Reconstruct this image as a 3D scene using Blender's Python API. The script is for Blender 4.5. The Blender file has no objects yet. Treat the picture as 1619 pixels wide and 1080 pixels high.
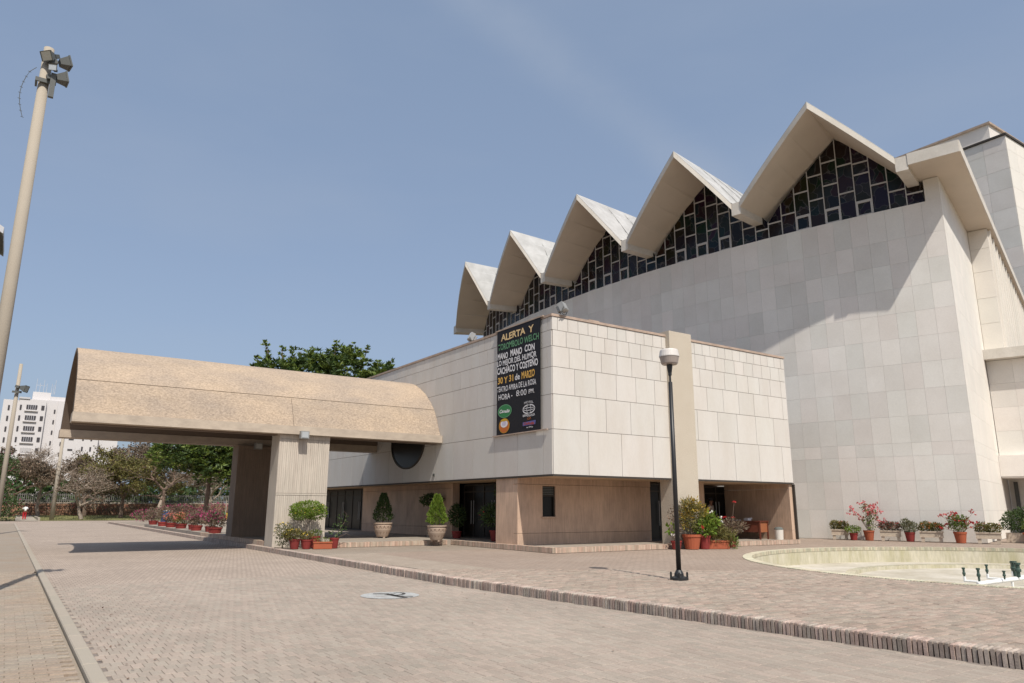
import bpy, bmesh, math, random
from mathutils import Vector, Matrix, noise
random.seed(7)
R_ = math.radians
SC = bpy.context.scene
COL = SC.collection

# ------------------------------------------------------------------ camera
YAW, PITCH, ROLL = .597, .225, .004
fw = Vector((math.sin(YAW)*math.cos(PITCH), math.cos(YAW)*math.cos(PITCH), math.sin(PITCH)))
rt = Vector((math.cos(YAW), -math.sin(YAW), 0)); up = rt.cross(fw)
c_, s_ = math.cos(ROLL), math.sin(ROLL)
rt, up = c_*rt+s_*up, -s_*rt+c_*up
cd = bpy.data.cameras.new('camera'); cam = bpy.data.objects.new('camera', cd); COL.objects.link(cam)
M = Matrix((rt, up, -fw)).transposed().to_4x4(); M.translation = Vector((0, 0, 1.45)); cam.matrix_world = M
cd.sensor_width = 36; cd.lens = 1147.45/1619*36; cd.clip_end = 5000; cd.clip_start = .05
SC.camera = cam

# ------------------------------------------------------------------ world and sun
SUN_AZ, SUN_EL = 12.0, 54.0           # direction the light travels (from +Y towards +X) and its height
w = bpy.data.worlds.new('World'); SC.world = w; w.use_nodes = True
nt = w.node_tree; nt.nodes.clear()
out = nt.nodes.new('ShaderNodeOutputWorld'); bg = nt.nodes.new('ShaderNodeBackground')
sky = nt.nodes.new('ShaderNodeTexSky'); sky.sky_type = 'NISHITA'; sky.sun_disc = False
sky.sun_elevation = R_(SUN_EL); sky.sun_rotation = R_(180+SUN_AZ); sky.air_density = 1.0; sky.dust_density = 3.0; sky.ozone_density = 1.5
# thin high cloud veil and an old contrail in the sky itself
tc = nt.nodes.new('ShaderNodeTexCoord')
veil = nt.nodes.new('ShaderNodeTexNoise'); veil.inputs['Scale'].default_value = 2.2; veil.inputs['Detail'].default_value = 5
mp = nt.nodes.new('ShaderNodeMapping'); mp.inputs['Scale'].default_value = (1, 1, 3.2); mp.inputs['Rotation'].default_value = (.5, .2, .3)
nt.links.new(tc.outputs['Generated'], mp.inputs[0]); nt.links.new(mp.outputs[0], veil.inputs[0])
vr = nt.nodes.new('ShaderNodeMapRange'); vr.inputs[1].default_value = .45; vr.inputs[2].default_value = .8; vr.inputs[3].default_value = 0; vr.inputs[4].default_value = .26
nt.links.new(veil.outputs[0], vr.inputs[0])
hs = nt.nodes.new('ShaderNodeHueSaturation'); hs.inputs['Saturation'].default_value = .82; hs.inputs['Hue'].default_value = .508
nt.links.new(sky.outputs[0], hs.inputs['Color'])
mx = nt.nodes.new('ShaderNodeMixRGB'); mx.inputs[2].default_value = (2.6, 3.0, 3.7, 1)
hz = nt.nodes.new('ShaderNodeMixRGB'); hz.inputs[0].default_value = .55; hz.inputs[2].default_value = (1.80, 2.50, 3.56, 1)
# contrail: a band round the plane through two sky directions
A = (fw*1147.45 + rt*(790-809.5) - up*(30-540)).normalized(); B = (fw*1147.45 + rt*(1040-809.5) - up*(225-540)).normalized()
nrm = A.cross(B).normalized()
dp = nt.nodes.new('ShaderNodeVectorMath'); dp.operation = 'DOT_PRODUCT'; dp.inputs[1].default_value = nrm
nt.links.new(tc.outputs['Generated'], dp.inputs[0])
ab = nt.nodes.new('ShaderNodeMath'); ab.operation = 'ABSOLUTE'; nt.links.new(dp.outputs['Value'], ab.inputs[0])
cr = nt.nodes.new('ShaderNodeMapRange'); cr.interpolation_type = 'SMOOTHSTEP'; cr.inputs[1].default_value = 0; cr.inputs[2].default_value = .05; cr.inputs[3].default_value = 1; cr.inputs[4].default_value = 0
nt.links.new(ab.outputs[0], cr.inputs[0])
cn = nt.nodes.new('ShaderNodeTexNoise'); cn.inputs['Scale'].default_value = 9; cn.inputs['Detail'].default_value = 8; cn.inputs['Roughness'].default_value = .65
nt.links.new(tc.outputs['Generated'], cn.inputs[0])
cm = nt.nodes.new('ShaderNodeMath'); cm.operation = 'MULTIPLY'; nt.links.new(cr.outputs[0], cm.inputs[0]); nt.links.new(cn.outputs[0], cm.inputs[1])
c2 = nt.nodes.new('ShaderNodeMath'); c2.operation = 'MULTIPLY_ADD'; c2.inputs[1].default_value = .42; nt.links.new(cm.outputs[0], c2.inputs[0]); nt.links.new(vr.outputs[0], c2.inputs[2])
nt.links.new(c2.outputs[0], mx.inputs[0]); nt.links.new(hs.outputs[0], hz.inputs[1]); nt.links.new(hz.outputs[0], mx.inputs[1])
nt.links.new(mx.outputs[0], bg.inputs[0]); bg.inputs[1].default_value = .15
nt.links.new(bg.outputs[0], out.inputs[0])
sl = bpy.data.lights.new('sun', 'SUN'); sl.energy = 4.6; sl.angle = R_(.53); sl.color = (1, .945, .86)
so = bpy.data.objects.new('sun', sl); COL.objects.link(so)
az, el = R_(SUN_AZ), R_(SUN_EL)
sdir = Vector((math.sin(az)*math.cos(el), math.cos(az)*math.cos(el), -math.sin(el)))
so.rotation_euler = sdir.to_track_quat('-Z', 'Y').to_euler()
SC.view_settings.view_transform = 'Standard'; SC.view_settings.look = 'None'; SC.view_settings.exposure = 0.03
SC.view_settings.gamma = 1; SC.view_settings.use_curve_mapping = False
SC.render.engine = 'CYCLES'

# ------------------------------------------------------------------ materials
MATS = {}
def mat(name, col, rough=.85, var=0., spots=0., sscale=8., bump=0., bscale=40., col2=None, stretch=(1, 1, 1), metal=0., spec=.3, fine=0., fscale=60., crack=0.):
    """base colour with object / island variation, soft stains, fine grain and bump"""
    m = bpy.data.materials.new(name); m.use_nodes = True; MATS[name] = m
    n = m.node_tree; L = n.links; b = n.nodes['Principled BSDF']
    b.inputs['Roughness'].default_value = rough; b.inputs['Metallic'].default_value = metal
    b.inputs['Specular IOR Level'].default_value = spec
    tcn = n.nodes.new('ShaderNodeTexCoord'); mpn = n.nodes.new('ShaderNodeMapping'); mpn.inputs['Scale'].default_value = stretch
    geo = n.nodes.new('ShaderNodeNewGeometry'); L.new(geo.outputs['Position'], mpn.inputs[0])
    last = None
    base = n.nodes.new('ShaderNodeRGB'); base.outputs[0].default_value = (*col, 1); last = base.outputs[0]
    if spots > 0:
        t = n.nodes.new('ShaderNodeTexNoise'); t.inputs['Scale'].default_value = sscale; t.inputs['Detail'].default_value = 6; t.inputs['Roughness'].default_value = .6
        L.new(mpn.outputs[0], t.inputs[0])
        r = n.nodes.new('ShaderNodeMapRange'); r.inputs[1].default_value = .35; r.inputs[2].default_value = .7; r.inputs[4].default_value = spots
        L.new(t.outputs[0], r.inputs[0])
        x = n.nodes.new('ShaderNodeMixRGB'); x.inputs[2].default_value = (*(col2 or tuple(c*.5 for c in col)), 1)
        L.new(r.outputs[0], x.inputs[0]); L.new(last, x.inputs[1]); last = x.outputs[0]
    if fine > 0:
        t = n.nodes.new('ShaderNodeTexNoise'); t.inputs['Scale'].default_value = fscale; t.inputs['Detail'].default_value = 3; t.inputs['Roughness'].default_value = .7
        L.new(mpn.outputs[0], t.inputs[0])
        r = n.nodes.new('ShaderNodeMapRange'); r.inputs[1].default_value = .3; r.inputs[2].default_value = .7; r.inputs[3].default_value = 1-fine; r.inputs[4].default_value = 1+fine
        L.new(t.outputs[0], r.inputs[0])
        x = n.nodes.new('ShaderNodeMixRGB'); x.blend_type = 'MULTIPLY'; x.inputs[0].default_value = 1
        cb = n.nodes.new('ShaderNodeCombineColor'); [L.new(r.outputs[0], cb.inputs[i]) for i in range(3)]
        L.new(last, x.inputs[1]); L.new(cb.outputs[0], x.inputs[2]); last = x.outputs[0]
    if crack > 0:
        t = n.nodes.new('ShaderNodeTexVoronoi'); t.feature = 'DISTANCE_TO_EDGE'; t.inputs['Scale'].default_value = .35
        wn = n.nodes.new('ShaderNodeTexNoise'); wn.inputs['Scale'].default_value = 2.5; wn.inputs['Detail'].default_value = 5
        L.new(mpn.outputs[0], wn.inputs[0]); va = n.nodes.new('ShaderNodeMixRGB'); va.inputs[0].default_value = .35; L.new(mpn.outputs[0], va.inputs[1]); L.new(wn.outputs['Color'], va.inputs[2])
        L.new(va.outputs[0], t.inputs[0])
        r = n.nodes.new('ShaderNodeMapRange'); r.inputs[1].default_value = 0; r.inputs[2].default_value = .012; r.inputs[3].default_value = crack; r.inputs[4].default_value = 0
        L.new(t.outputs[0], r.inputs[0]); x = n.nodes.new('ShaderNodeMixRGB'); x.inputs[2].default_value = (*tuple(c*.45 for c in col), 1)
        L.new(r.outputs[0], x.inputs[0]); L.new(last, x.inputs[1]); last = x.outputs[0]
    if var > 0:
        oi = n.nodes.new('ShaderNodeObjectInfo'); ad = n.nodes.new('ShaderNodeMath'); ad.operation = 'ADD'
        L.new(oi.outputs['Random'], ad.inputs[0]); L.new(geo.outputs['Random Per Island'], ad.inputs[1])
        fr = n.nodes.new('ShaderNodeMath'); fr.operation = 'FRACT'; L.new(ad.outputs[0], fr.inputs[0])
        r = n.nodes.new('ShaderNodeMapRange'); r.inputs[3].default_value = 1-var; r.inputs[4].default_value = 1+var; L.new(fr.outputs[0], r.inputs[0])
        m2 = n.nodes.new('ShaderNodeMath'); m2.operation = 'MULTIPLY'; m2.inputs[1].default_value = 7.13; L.new(ad.outputs[0], m2.inputs[0])
        f2 = n.nodes.new('ShaderNodeMath'); f2.operation = 'FRACT'; L.new(m2.outputs[0], f2.inputs[0])
        r2 = n.nodes.new('ShaderNodeMapRange'); r2.inputs[3].default_value = 1-var*.35; r2.inputs[4].default_value = 1+var*.35; L.new(f2.outputs[0], r2.inputs[0])
        mm = n.nodes.new('ShaderNodeMath'); mm.operation = 'MULTIPLY'; L.new(r.outputs[0], mm.inputs[0]); L.new(r2.outputs[0], mm.inputs[1])
        cb = n.nodes.new('ShaderNodeCombineColor'); L.new(mm.outputs[0], cb.inputs[0]); L.new(r.outputs[0], cb.inputs[1]); L.new(r.outputs[0], cb.inputs[2])
        x = n.nodes.new('ShaderNodeMixRGB'); x.blend_type = 'MULTIPLY'; x.inputs[0].default_value = 1
        L.new(last, x.inputs[1]); L.new(cb.outputs[0], x.inputs[2]); last = x.outputs[0]
    L.new(last, b.inputs['Base Color'])
    if bump > 0:
        t = n.nodes.new('ShaderNodeTexNoise'); t.inputs['Scale'].default_value = bscale; t.inputs['Detail'].default_value = 4
        L.new(mpn.outputs[0], t.inputs[0]); bn = n.nodes.new('ShaderNodeBump'); bn.inputs['Strength'].default_value = bump; bn.inputs['Distance'].default_value = .02
        L.new(t.outputs[0], bn.inputs['Height']); L.new(bn.outputs[0], b.inputs['Normal'])
    return m
def ribbed(name, col, scale=55, depth=.25, spots=.3, col2=None):
    """travertine / board-marked concrete: fine vertical striation, with stains"""
    m = mat(name, col, .85, .03, spots, 1.3, col2=col2, fine=.16, fscale=1.0, stretch=(scale, scale, 1.2))
    n = m.node_tree; geo = [x for x in n.nodes if x.type == 'NEW_GEOMETRY'][0]
    sp = [x for x in n.nodes if x.type == 'TEX_NOISE'][0]
    mp2 = n.nodes.new('ShaderNodeMapping'); mp2.inputs['Scale'].default_value = (1, 1, .6); n.links.new(geo.outputs['Position'], mp2.inputs[0]); n.links.new(mp2.outputs[0], sp.inputs[0])
    f = [x for x in n.nodes if x.type == 'TEX_NOISE'][1]
    bn = n.nodes.new('ShaderNodeBump'); bn.inputs['Strength'].default_value = depth; bn.inputs['Distance'].default_value = .02
    n.links.new(f.outputs[0], bn.inputs['Height']); n.links.new(bn.outputs[0], n.nodes['Principled BSDF'].inputs['Normal'])
    return m

mat('tile', (.57, .54, .50), .6, .035, .6, 1.6, .05, 60, (.51, .465, .41), fine=.03, fscale=25, stretch=(1, 1, .3))
mat('tile_joint', (.24, .19, .16), .95)
mat('coping', (.44, .34, .27), .9, .06, .6, 3.0, .2, 30, (.22, .17, .14))
mat('marble', (.72, .685, .635), .55, .065, .75, .55, .04, 30, (.63, .59, .535), fine=.035, fscale=14)
mat('marble_joint', (.52, .495, .455), .9)
mat('marble_warm', (.73, .69, .625), .6, .03, .35, 1.0, .05, 30, (.61, .58, .53), fine=.03, fscale=14)
mat('white_concrete', (.62, .58, .52), .8, .0, .7, 1.1, .08, 20, (.47, .43, .37), fine=.05, fscale=12)
mat('soffit_paint', (.60, .525, .44), .8, .0, .35, .5, .04, 20, (.44, .385, .32))
mat('roof_sheet', (.47, .465, .45), .6, .05, .9, 1.0, .05, 10, (.33, .325, .31))
mat('aggregate', (.395, .305, .222), .95, .03, .95, .8, .35, 30, (.29, .235, .188), fine=.30, fscale=21, crack=.16, stretch=(.6, 1, 1))
mat('aggregate_fine', (.49, .43, .35), .95, .02, .3, 1.5, .5, 50, (.42, .35, .27), fine=.25, fscale=40)
mat('lip_concrete', (.47, .39, .31), .9, .04, .55, 2.2, .2, 25, (.27, .22, .18), stretch=(1, 1, 2))
mat('shade_concrete', (.15, .112, .085), .95, .03, .6, 1.5, .2, 25, (.13, .10, .08), stretch=(.4, 1, 3))  # canopy concrete with the shade under the vault put into its colour
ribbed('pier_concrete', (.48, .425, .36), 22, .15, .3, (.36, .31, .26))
ribbed('pier_concrete_shaded', (.24, .18, .135), 22, .5, .3, (.15, .11, .085))  # darker copy of the pier concrete, the vault's shade mixed into the colour
ribbed('travertine', (.56, .395, .285), 20, .35, .8, (.36, .26, .195))
mat('soffit_brown', (.52, .37, .24), .9, 0, .3, 1.0)
mat('dark_trim', (.05, .042, .035), .6)
def glass(name, col, rough=.12):
    m = mat(name, col, rough, spec=.25); return m
glass('door_glass', (.010, .009, .008), .3); glass('dark_glass', (.018, .02, .024), .2)
# stained glass: near black with thin coloured leading
m = glass('stained_glass', (.02, .018, .022), .25); n = m.node_tree
geo = n.nodes.new('ShaderNodeNewGeometry'); vo = n.nodes.new('ShaderNodeTexVoronoi'); vo.feature = 'DISTANCE_TO_EDGE'; vo.inputs['Scale'].default_value = 2.6
nz = n.nodes.new('ShaderNodeTexNoise'); nz.inputs['Scale'].default_value = 1.2; mxx = n.nodes.new('ShaderNodeMixRGB'); mxx.inputs[0].default_value = .5
n.links.new(geo.outputs['Position'], nz.inputs[0]); n.links.new(geo.outputs['Position'], mxx.inputs[1]); n.links.new(nz.outputs['Color'], mxx.inputs[2]); n.links.new(mxx.outputs[0], vo.inputs[0])
mr = n.nodes.new('ShaderNodeMapRange'); mr.inputs[1].default_value = .0; mr.inputs[2].default_value = .03; mr.inputs[3].default_value = 1; mr.inputs[4].default_value = 0; n.links.new(vo.outputs[0], mr.inputs[0])
vc = n.nodes.new('ShaderNodeTexVoronoi'); vc.inputs['Scale'].default_value = 2.6; n.links.new(mxx.outputs[0], vc.inputs[0])
dk = n.nodes.new('ShaderNodeMixRGB'); dk.blend_type = 'MULTIPLY'; dk.inputs[0].default_value = 1; dk.inputs[2].default_value = (.018, .014, .015, 1); n.links.new(vc.outputs['Color'], dk.inputs[1])
fm = n.nodes.new('ShaderNodeMixRGB'); fm.inputs[2].default_value = (.07, .066, .066, 1); n.links.new(mr.outputs[0], fm.inputs[0]); n.links.new(dk.outputs[0], fm.inputs[1])
n.links.new(fm.outputs[0], n.nodes['Principled BSDF'].inputs['Base Color'])
mat('frame_grey', (.47, .455, .44), .6)
mat('asphalt_joint', (.22, .185, .16), .95, 0, .4, 3)
mat('paver', (.345, .286, .235), .9, .08, .7, .42, .15, 60, (.262, .218, .178), fine=.12, fscale=45)
mat('plaza_brick', (.325, .262, .212), .92, .15, .6, .5, .3, 50, (.262, .20, .155), fine=.16, fscale=35)
mat('curb_brick', (.40, .325, .275), .92, .24, .45, 7, .15, 60, (.13, .08, .065), fine=.2, fscale=60)
mat('step_brick', (.46, .36, .28), .92, .22, .4, 5, .4, 60, (.36, .20, .14))
mat('kerb_stone', (.34, .295, .24), .9, .03, .4, 4, .3, 50, (.32, .28, .22))
mat('sidewalk', (.285, .242, .195), .93, .08, .55, .9, .12, 60, (.27, .19, .13), fine=.15, fscale=30)
mat('floor_slab', (.33, .285, .235), .8, 0, .4, 1.2, .1, 20)
mat('pool_wall', (.52, .48, .38), .8, 0, .85, 1.6, .1, 20, (.36, .33, .20), stretch=(1.6, 1.6, .35), fine=.12, fscale=9)
mat('pool_floor', (.54, .50, .43), .7, 0, .8, .7, col2=(.34, .30, .22), fine=.1, fscale=8)
mat('pool_brick', (.47, .43, .32), .85, .2)
mat('ground', (.20, .155, .095), .98, 0, .7, .15, .3, 5, (.13, .12, .05), fine=.2, fscale=3)
mat('grass', (.16, .155, .065), .95, .35)
mat('pole_concrete', (.36, .315, .255), .9, 0, .4, 2, .15, 40, (.33, .28, .22))
mat('black_iron', (.016, .016, .017), .45, spec=.5)
mat('steel_grey', (.33, .33, .32), .45, 0, .3, 8, metal=.3)
mat('lamp_white', (.60, .56, .52), .35, spec=.5); mat('lamp_lens', (.33, .28, .25), .3, spec=.5)
mat('housing', (.10, .105, .10), .6); mat('reflector', (.55, .56, .55), .3, metal=.5)
mat('terracotta', (.35, .095, .045), .85, .08, .4, 6, .1, 40, (.28, .075, .04))
mat('red_pot', (.23, .035, .03), .75, .12, .4, 6, .1, 40, (.13, .02, .018))
mat('stone_planter', (.50, .42, .33), .9, .05, .5, 9, .3, 40, (.33, .25, .19))
mat('urn_stone', (.40, .31, .24), .9, .05, .3, 9, .3, 40, (.30, .21, .16)); mat('urn_relief', (.24, .16, .12), .9)
mat('soil', (.06, .04, .03), .98)
mat('bark', (.17, .12, .09), .95, .1, .4, 4, .5, 20, (.10, .07, .055)); mat('bark_pale', (.33, .27, .215), .95, .1, .4, 4, .3, 20, (.2, .15, .12))
def leaf(name, col, var=.35, trans=.25):
    m = mat(name, col, .55, var, spec=.3); n = m.node_tree; b = n.nodes['Principled BSDF']
    src = b.inputs['Base Color'].links[0].from_socket
    tr = n.nodes.new('ShaderNodeBsdfTranslucent'); ms = n.nodes.new('ShaderNodeMixShader'); ms.inputs[0].default_value = trans
    n.links.new(src, tr.inputs[0]); o = n.nodes['Material Output']; n.links.new(b.outputs[0], ms.inputs[1]); n.links.new(tr.outputs[0], ms.inputs[2]); n.links.new(ms.outputs[0], o.inputs[0])
leaf('leaf_green', (.12, .165, .032)); leaf('leaf_dark', (.055, .088, .026)); leaf('leaf_bright', (.15, .22, .03)); leaf('leaf_olive', (.15, .135, .04))
leaf('leaf_yellow', (.36, .24, .03)); leaf('leaf_red', (.24, .065, .05)); leaf('leaf_dry', (.17, .125, .085)); leaf('leaf_sage', (.16, .16, .09))
for nm, c in dict(pink=(.62, .16, .17), red=(.45, .03, .03), orange=(.65, .2, .05), white=(.8, .78, .74), magenta=(.36, .05, .14), yellow=(.7, .5, .08), coral=(.55, .17, .13)).items(): leaf('flower_'+nm, c, .2, .2)
mat('wood_red', (.12, .032, .018), .5, spec=.4); mat('wood_light', (.30, .11, .05), .55)
mat('paper', (.75, .74, .74), .8); mat('plastic_white', (.62, .58, .52), .6); mat('plastic_grey', (.12, .13, .12), .6)
mat('banner_black', (.012, .012, .016), .7)
for nm, c in dict(paint_cream=(.72, .52, .27), paint_white=(.72, .70, .70), paint_green=(.13, .30, .16), paint_gold=(.68, .40, .10), logo_green=(.04, .20, .07), logo_orange=(.50, .14, .03), logo_yellow=(.55, .33, .03), logo_blue=(.12, .12, .30), logo_red=(.40, .07, .05), logo_lilac=(.55, .50, .62)).items(): mat(nm, c, .8)
mat('skin', (.20, .10, .065), .6); mat('shirt', (.42, .36, .31), .8); mat('shirt_white', (.8, .8, .8), .8); mat('cloth_dark', (.02, .02, .025), .9); mat('cloth_red', (.45, .02, .03), .9); mat('hair', (.01, .008, .007), .7)
mat('far_white', (.60, .575, .57), .9, 0, .3, .3, .0, 10, (.60, .57, .56)); mat('far_window', (.06, .055, .06), .4); mat('far_grey', (.50, .50, .52), .9); mat('far_light_window', (.45, .43, .42), .7)
mat('rubble', (.33, .19, .12), .95, .3, .6, 3, .5, 10, (.16, .09, .06)); mat('iron_fence', (.16, .15, .14), .7)
mat('sign_green', (.02, .16, .06), .6); mat('sign_yellow', (.55, .38, .02), .6); mat('barrel_blue', (.02, .10, .30), .5)
mat('pvc_white', (.78, .78, .76), .4); mat('valve_green', (.045, .075, .06), .4); mat('rusty', (.2, .03, .03), .6)
mat('road_paint', (.40, .41, .40), .8, 0, .9, 5, .0, 10, (.29, .27, .25), fine=.2, fscale=30); mat('road_paint_dark', (.06, .055, .05), .8)
mat('dry_leaf', (.12, .06, .03), .9)

# ------------------------------------------------------------------ mesh helpers
class MB:
    def __init__(s): s.v = []; s.f = []; s.sm = False
    def add(s, vs, fs):
        k = len(s.v); s.v += [tuple(v) for v in vs]; s.f += [tuple(i+k for i in f) for f in fs]; return s
    def box(s, x0, x1, y0, y1, z0, z1, mx=None):
        vs = [Vector((x, y, z)) for z in (z0, z1) for x, y in ((x0, y0), (x1, y0), (x1, y1), (x0, y1))]
        if mx is not None: vs = [mx @ v for v in vs]
        return s.add(vs, [(3, 2, 1, 0), (4, 5, 6, 7), (0, 1, 5, 4), (1, 2, 6, 5), (2, 3, 7, 6), (3, 0, 4, 7)])
    def bbox(s, x0, x1, y0, y1, z0, z1, b=.004):        # box with a chamfered top edge
        vs = [(x, y, z0) for x, y in ((x0, y0), (x1, y0), (x1, y1), (x0, y1))] + [(x, y, z1-b) for x, y in ((x0, y0), (x1, y0), (x1, y1), (x0, y1))] + [(x, y, z1) for x, y in ((x0+b, y0+b), (x1-b, y0+b), (x1-b, y1-b), (x0+b, y1-b))]
        fs = [(8, 9, 10, 11)]
        for i in range(4):
            j = (i+1) % 4; fs += [(i, j, j+4, i+4), (i+4, j+4, j+8, i+8)]
        return s.add(vs, fs)
    def prism(s, poly, a, b, axis=0):                   # poly of 2D points extruded along an axis (0: x, 1: y, 2: z)
        def P(p, t): return (t, p[0], p[1]) if axis == 0 else (p[0], t, p[1]) if axis == 1 else (p[0], p[1], t)
        k = len(poly); vs = [P(p, a) for p in poly]+[P(p, b) for p in poly]
        return s.add(vs, [tuple(range(k-1, -1, -1)), tuple(range(k, 2*k))]+[(i, (i+1) % k, (i+1) % k+k, i+k) for i in range(k)])
    def lathe(s, prof, o=(0, 0, 0), n=16, caps=True):
        vs = []; fs = []
        for r, z in prof:
            for i in range(n): a = 2*math.pi*i/n; vs.append((o[0]+r*math.cos(a), o[1]+r*math.sin(a), o[2]+z))
        for j in range(len(prof)-1):
            for i in range(n): q = (i+1) % n; fs.append((j*n+i, j*n+q, (j+1)*n+q, (j+1)*n+i))
        if caps: fs += [tuple(range(n-1, -1, -1)), tuple(range((len(prof)-1)*n, len(prof)*n))]
        return s.add(vs, fs)
    def tube(s, pts, rs, n=6):
        pts = [Vector(p) for p in pts]; rs = rs if isinstance(rs, (list, tuple)) else [rs]*len(pts); vs = []; fs = []
        ref = Vector((0, 0, 1))
        for i, p in enumerate(pts):
            d = (pts[min(i+1, len(pts)-1)]-pts[max(i-1, 0)]).normalized()
            if abs(d.dot(ref)) > .95: ref = Vector((1, 0, 0))
            u = d.cross(ref).normalized(); v = d.cross(u)
            for k in range(n): a = 2*math.pi*k/n; vs.append(p+(u*math.cos(a)+v*math.sin(a))*rs[i])
        for i in range(len(pts)-1):
            for k in range(n): q = (k+1) % n; fs.append((i*n+k, i*n+q, (i+1)*n+q, (i+1)*n+k))
        fs += [tuple(range(n-1, -1, -1)), tuple(range((len(pts)-1)*n, len(pts)*n))]
        return s.add(vs, fs)
    def leafq(s, p, d, l, wd, nrm=None):                # one folded leaf: two triangles pairs
        d = d.normalized(); nn = nrm or Vector((random.gauss(0, 1), random.gauss(0, 1), random.gauss(0, 1)))
        u = d.cross(nn); u = u.normalized() if u.length > 1e-4 else Vector((1, 0, 0))
        return s.add([p, p+d*l*.5+u*wd*.5, p+d*l, p+d*l*.5-u*wd*.5], [(0, 1, 2, 3)])
    def mesh(s, name):
        me = bpy.data.meshes.new(name); me.from_pydata(s.v, [], s.f); me.update()
        if s.sm: me.polygons.foreach_set('use_smooth', [True]*len(me.polygons))
        return me
    def build(s, name, m, parent=None, kind=None, smooth=False, fix=False, label=None):
        s.sm = smooth; me = s.mesh(name); me.materials.append(MATS[m])
        if fix:
            bm = bmesh.new(); bm.from_mesh(me); bmesh.ops.recalc_face_normals(bm, faces=bm.faces); bm.to_mesh(me); bm.free()
        return put(name, me, parent, kind, label=label)
def put(name, me, parent=None, kind=None, loc=None, rz=0, label=None):
    o = bpy.data.objects.new(name, me); COL.objects.link(o)
    if parent: o.parent = parent
    if kind: o['kind'] = kind
    if label: o['label'] = label
    if loc is not None: o.location = loc
    if rz: o.rotation_euler.z = rz
    return o
def thing(name, label, cat, loc=(0, 0, 0), rz=0, group=None):
    o = bpy.data.objects.new(name, None); COL.objects.link(o); o.location = loc; o.rotation_euler.z = rz; o.empty_display_size = .1
    o['label'] = label; o['category'] = cat
    if group: o['group'] = group
    return o
def tag(o, label, cat, group=None):
    o['label'] = label; o['category'] = cat
    if group: o['group'] = group
    return o
def dup(root, loc, rz=0, label=None, scale=None):
    r = root.copy(); COL.objects.link(r); r.location = loc; r.rotation_euler.z = rz
    if scale: r.scale = (scale,)*3
    if label: r['label'] = label
    for ch in list(root.children):
        c = ch.copy(); COL.objects.link(c); c.parent = r
        for g in ch.children: d = g.copy(); COL.objects.link(d); d.parent = c
    return r

# ------------------------------------------------------------------ ground, road, plaza
ROADZ = -.15
gm = MB(); B_ = 1500; hx0, hx1, hy0, hy1 = 11.0, 38.2, -5.2, 22.0
gm.add([(-B_, -B_, -.3), (B_, -B_, -.3), (B_, B_, -.3), (-B_, B_, -.3), (hx0, hy0, -.3), (hx1, hy0, -.3), (hx1, hy1, -.3), (hx0, hy1, -.3)], [(0, 1, 5, 4), (1, 2, 6, 5), (2, 3, 7, 6), (3, 0, 4, 7)]).build('ground', 'ground', kind='structure')
CX0 = 8.15                                               # curb between road and plaza (leans slightly)
def curbx(y): return 8.0+ .9*max(0, (14-y))/10.5*1.0 if y < 14 else 8.0+(y-14)*.004
RB = ROADZ-.009
road = MB().add([(.95, -12, RB), (12, -12, RB), (9.2, 3, RB), (8.3, 15, RB), (8.8, 82, RB), (40, 84, RB), (40, 96, RB), (-30, 96, RB), (-30, 82, RB), (.95, 82, RB)], [tuple(range(10))]).build('road', 'asphalt_joint', kind='structure')
# pavers: bricks laid lengthwise along the road in staggered courses
PX, PY, G = .112, .225, .0045
cells = []
ny = int((18.0-2.6)/PY)
for j in range(ny):
    y = 2.6+j*PY; off = (j % 2)*PX*.5
    xl = 1.0; xr = curbx(y)-.03
    i = 0
    while xl+off+i*PX+PX < xr:
        cells.append((xl+off+i*PX, y)); i += 1
pm = []
for v in range(6):
    b = MB(); b.bbox(G/2, PX-G/2, G/2, PY-G/2, -.05, .0, .004); me = b.mesh('paver'); me.materials.append(MATS['paver']); pm.append(me)
def camd(x, y):
    d = Vector((x, y, ROADZ-1.45)); z = d.dot(fw)
    if z < .5: return None
    u = 809.5+1147.45*d.dot(rt)/z; v = 540-1147.45*d.dot(up)/z
    return (z, u, v) if -20 < u < 1640 and v < 1100 else None
vis = []; rest = []
for c in cells:
    d = camd(c[0]+.05, c[1]+.1)
    (vis if d else rest).append((d[0] if d else 99, c))
vis.sort(key=lambda t: t[0])
for k, (d, c) in enumerate(vis[:300]):
    put('paver', pm[k % 6], road, loc=(c[0], c[1], ROADZ+random.uniform(-.002, .0015)))
b = MB()
for d, c in vis[300:]+rest:
    z = ROADZ+random.uniform(-.002, .0015); b.bbox(c[0]+G/2, c[0]+PX-G/2, c[1]+G/2, c[1]+PY-G/2, z-.05, z, .004)
b.build('paver', 'paver', road, kind='stuff')
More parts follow.
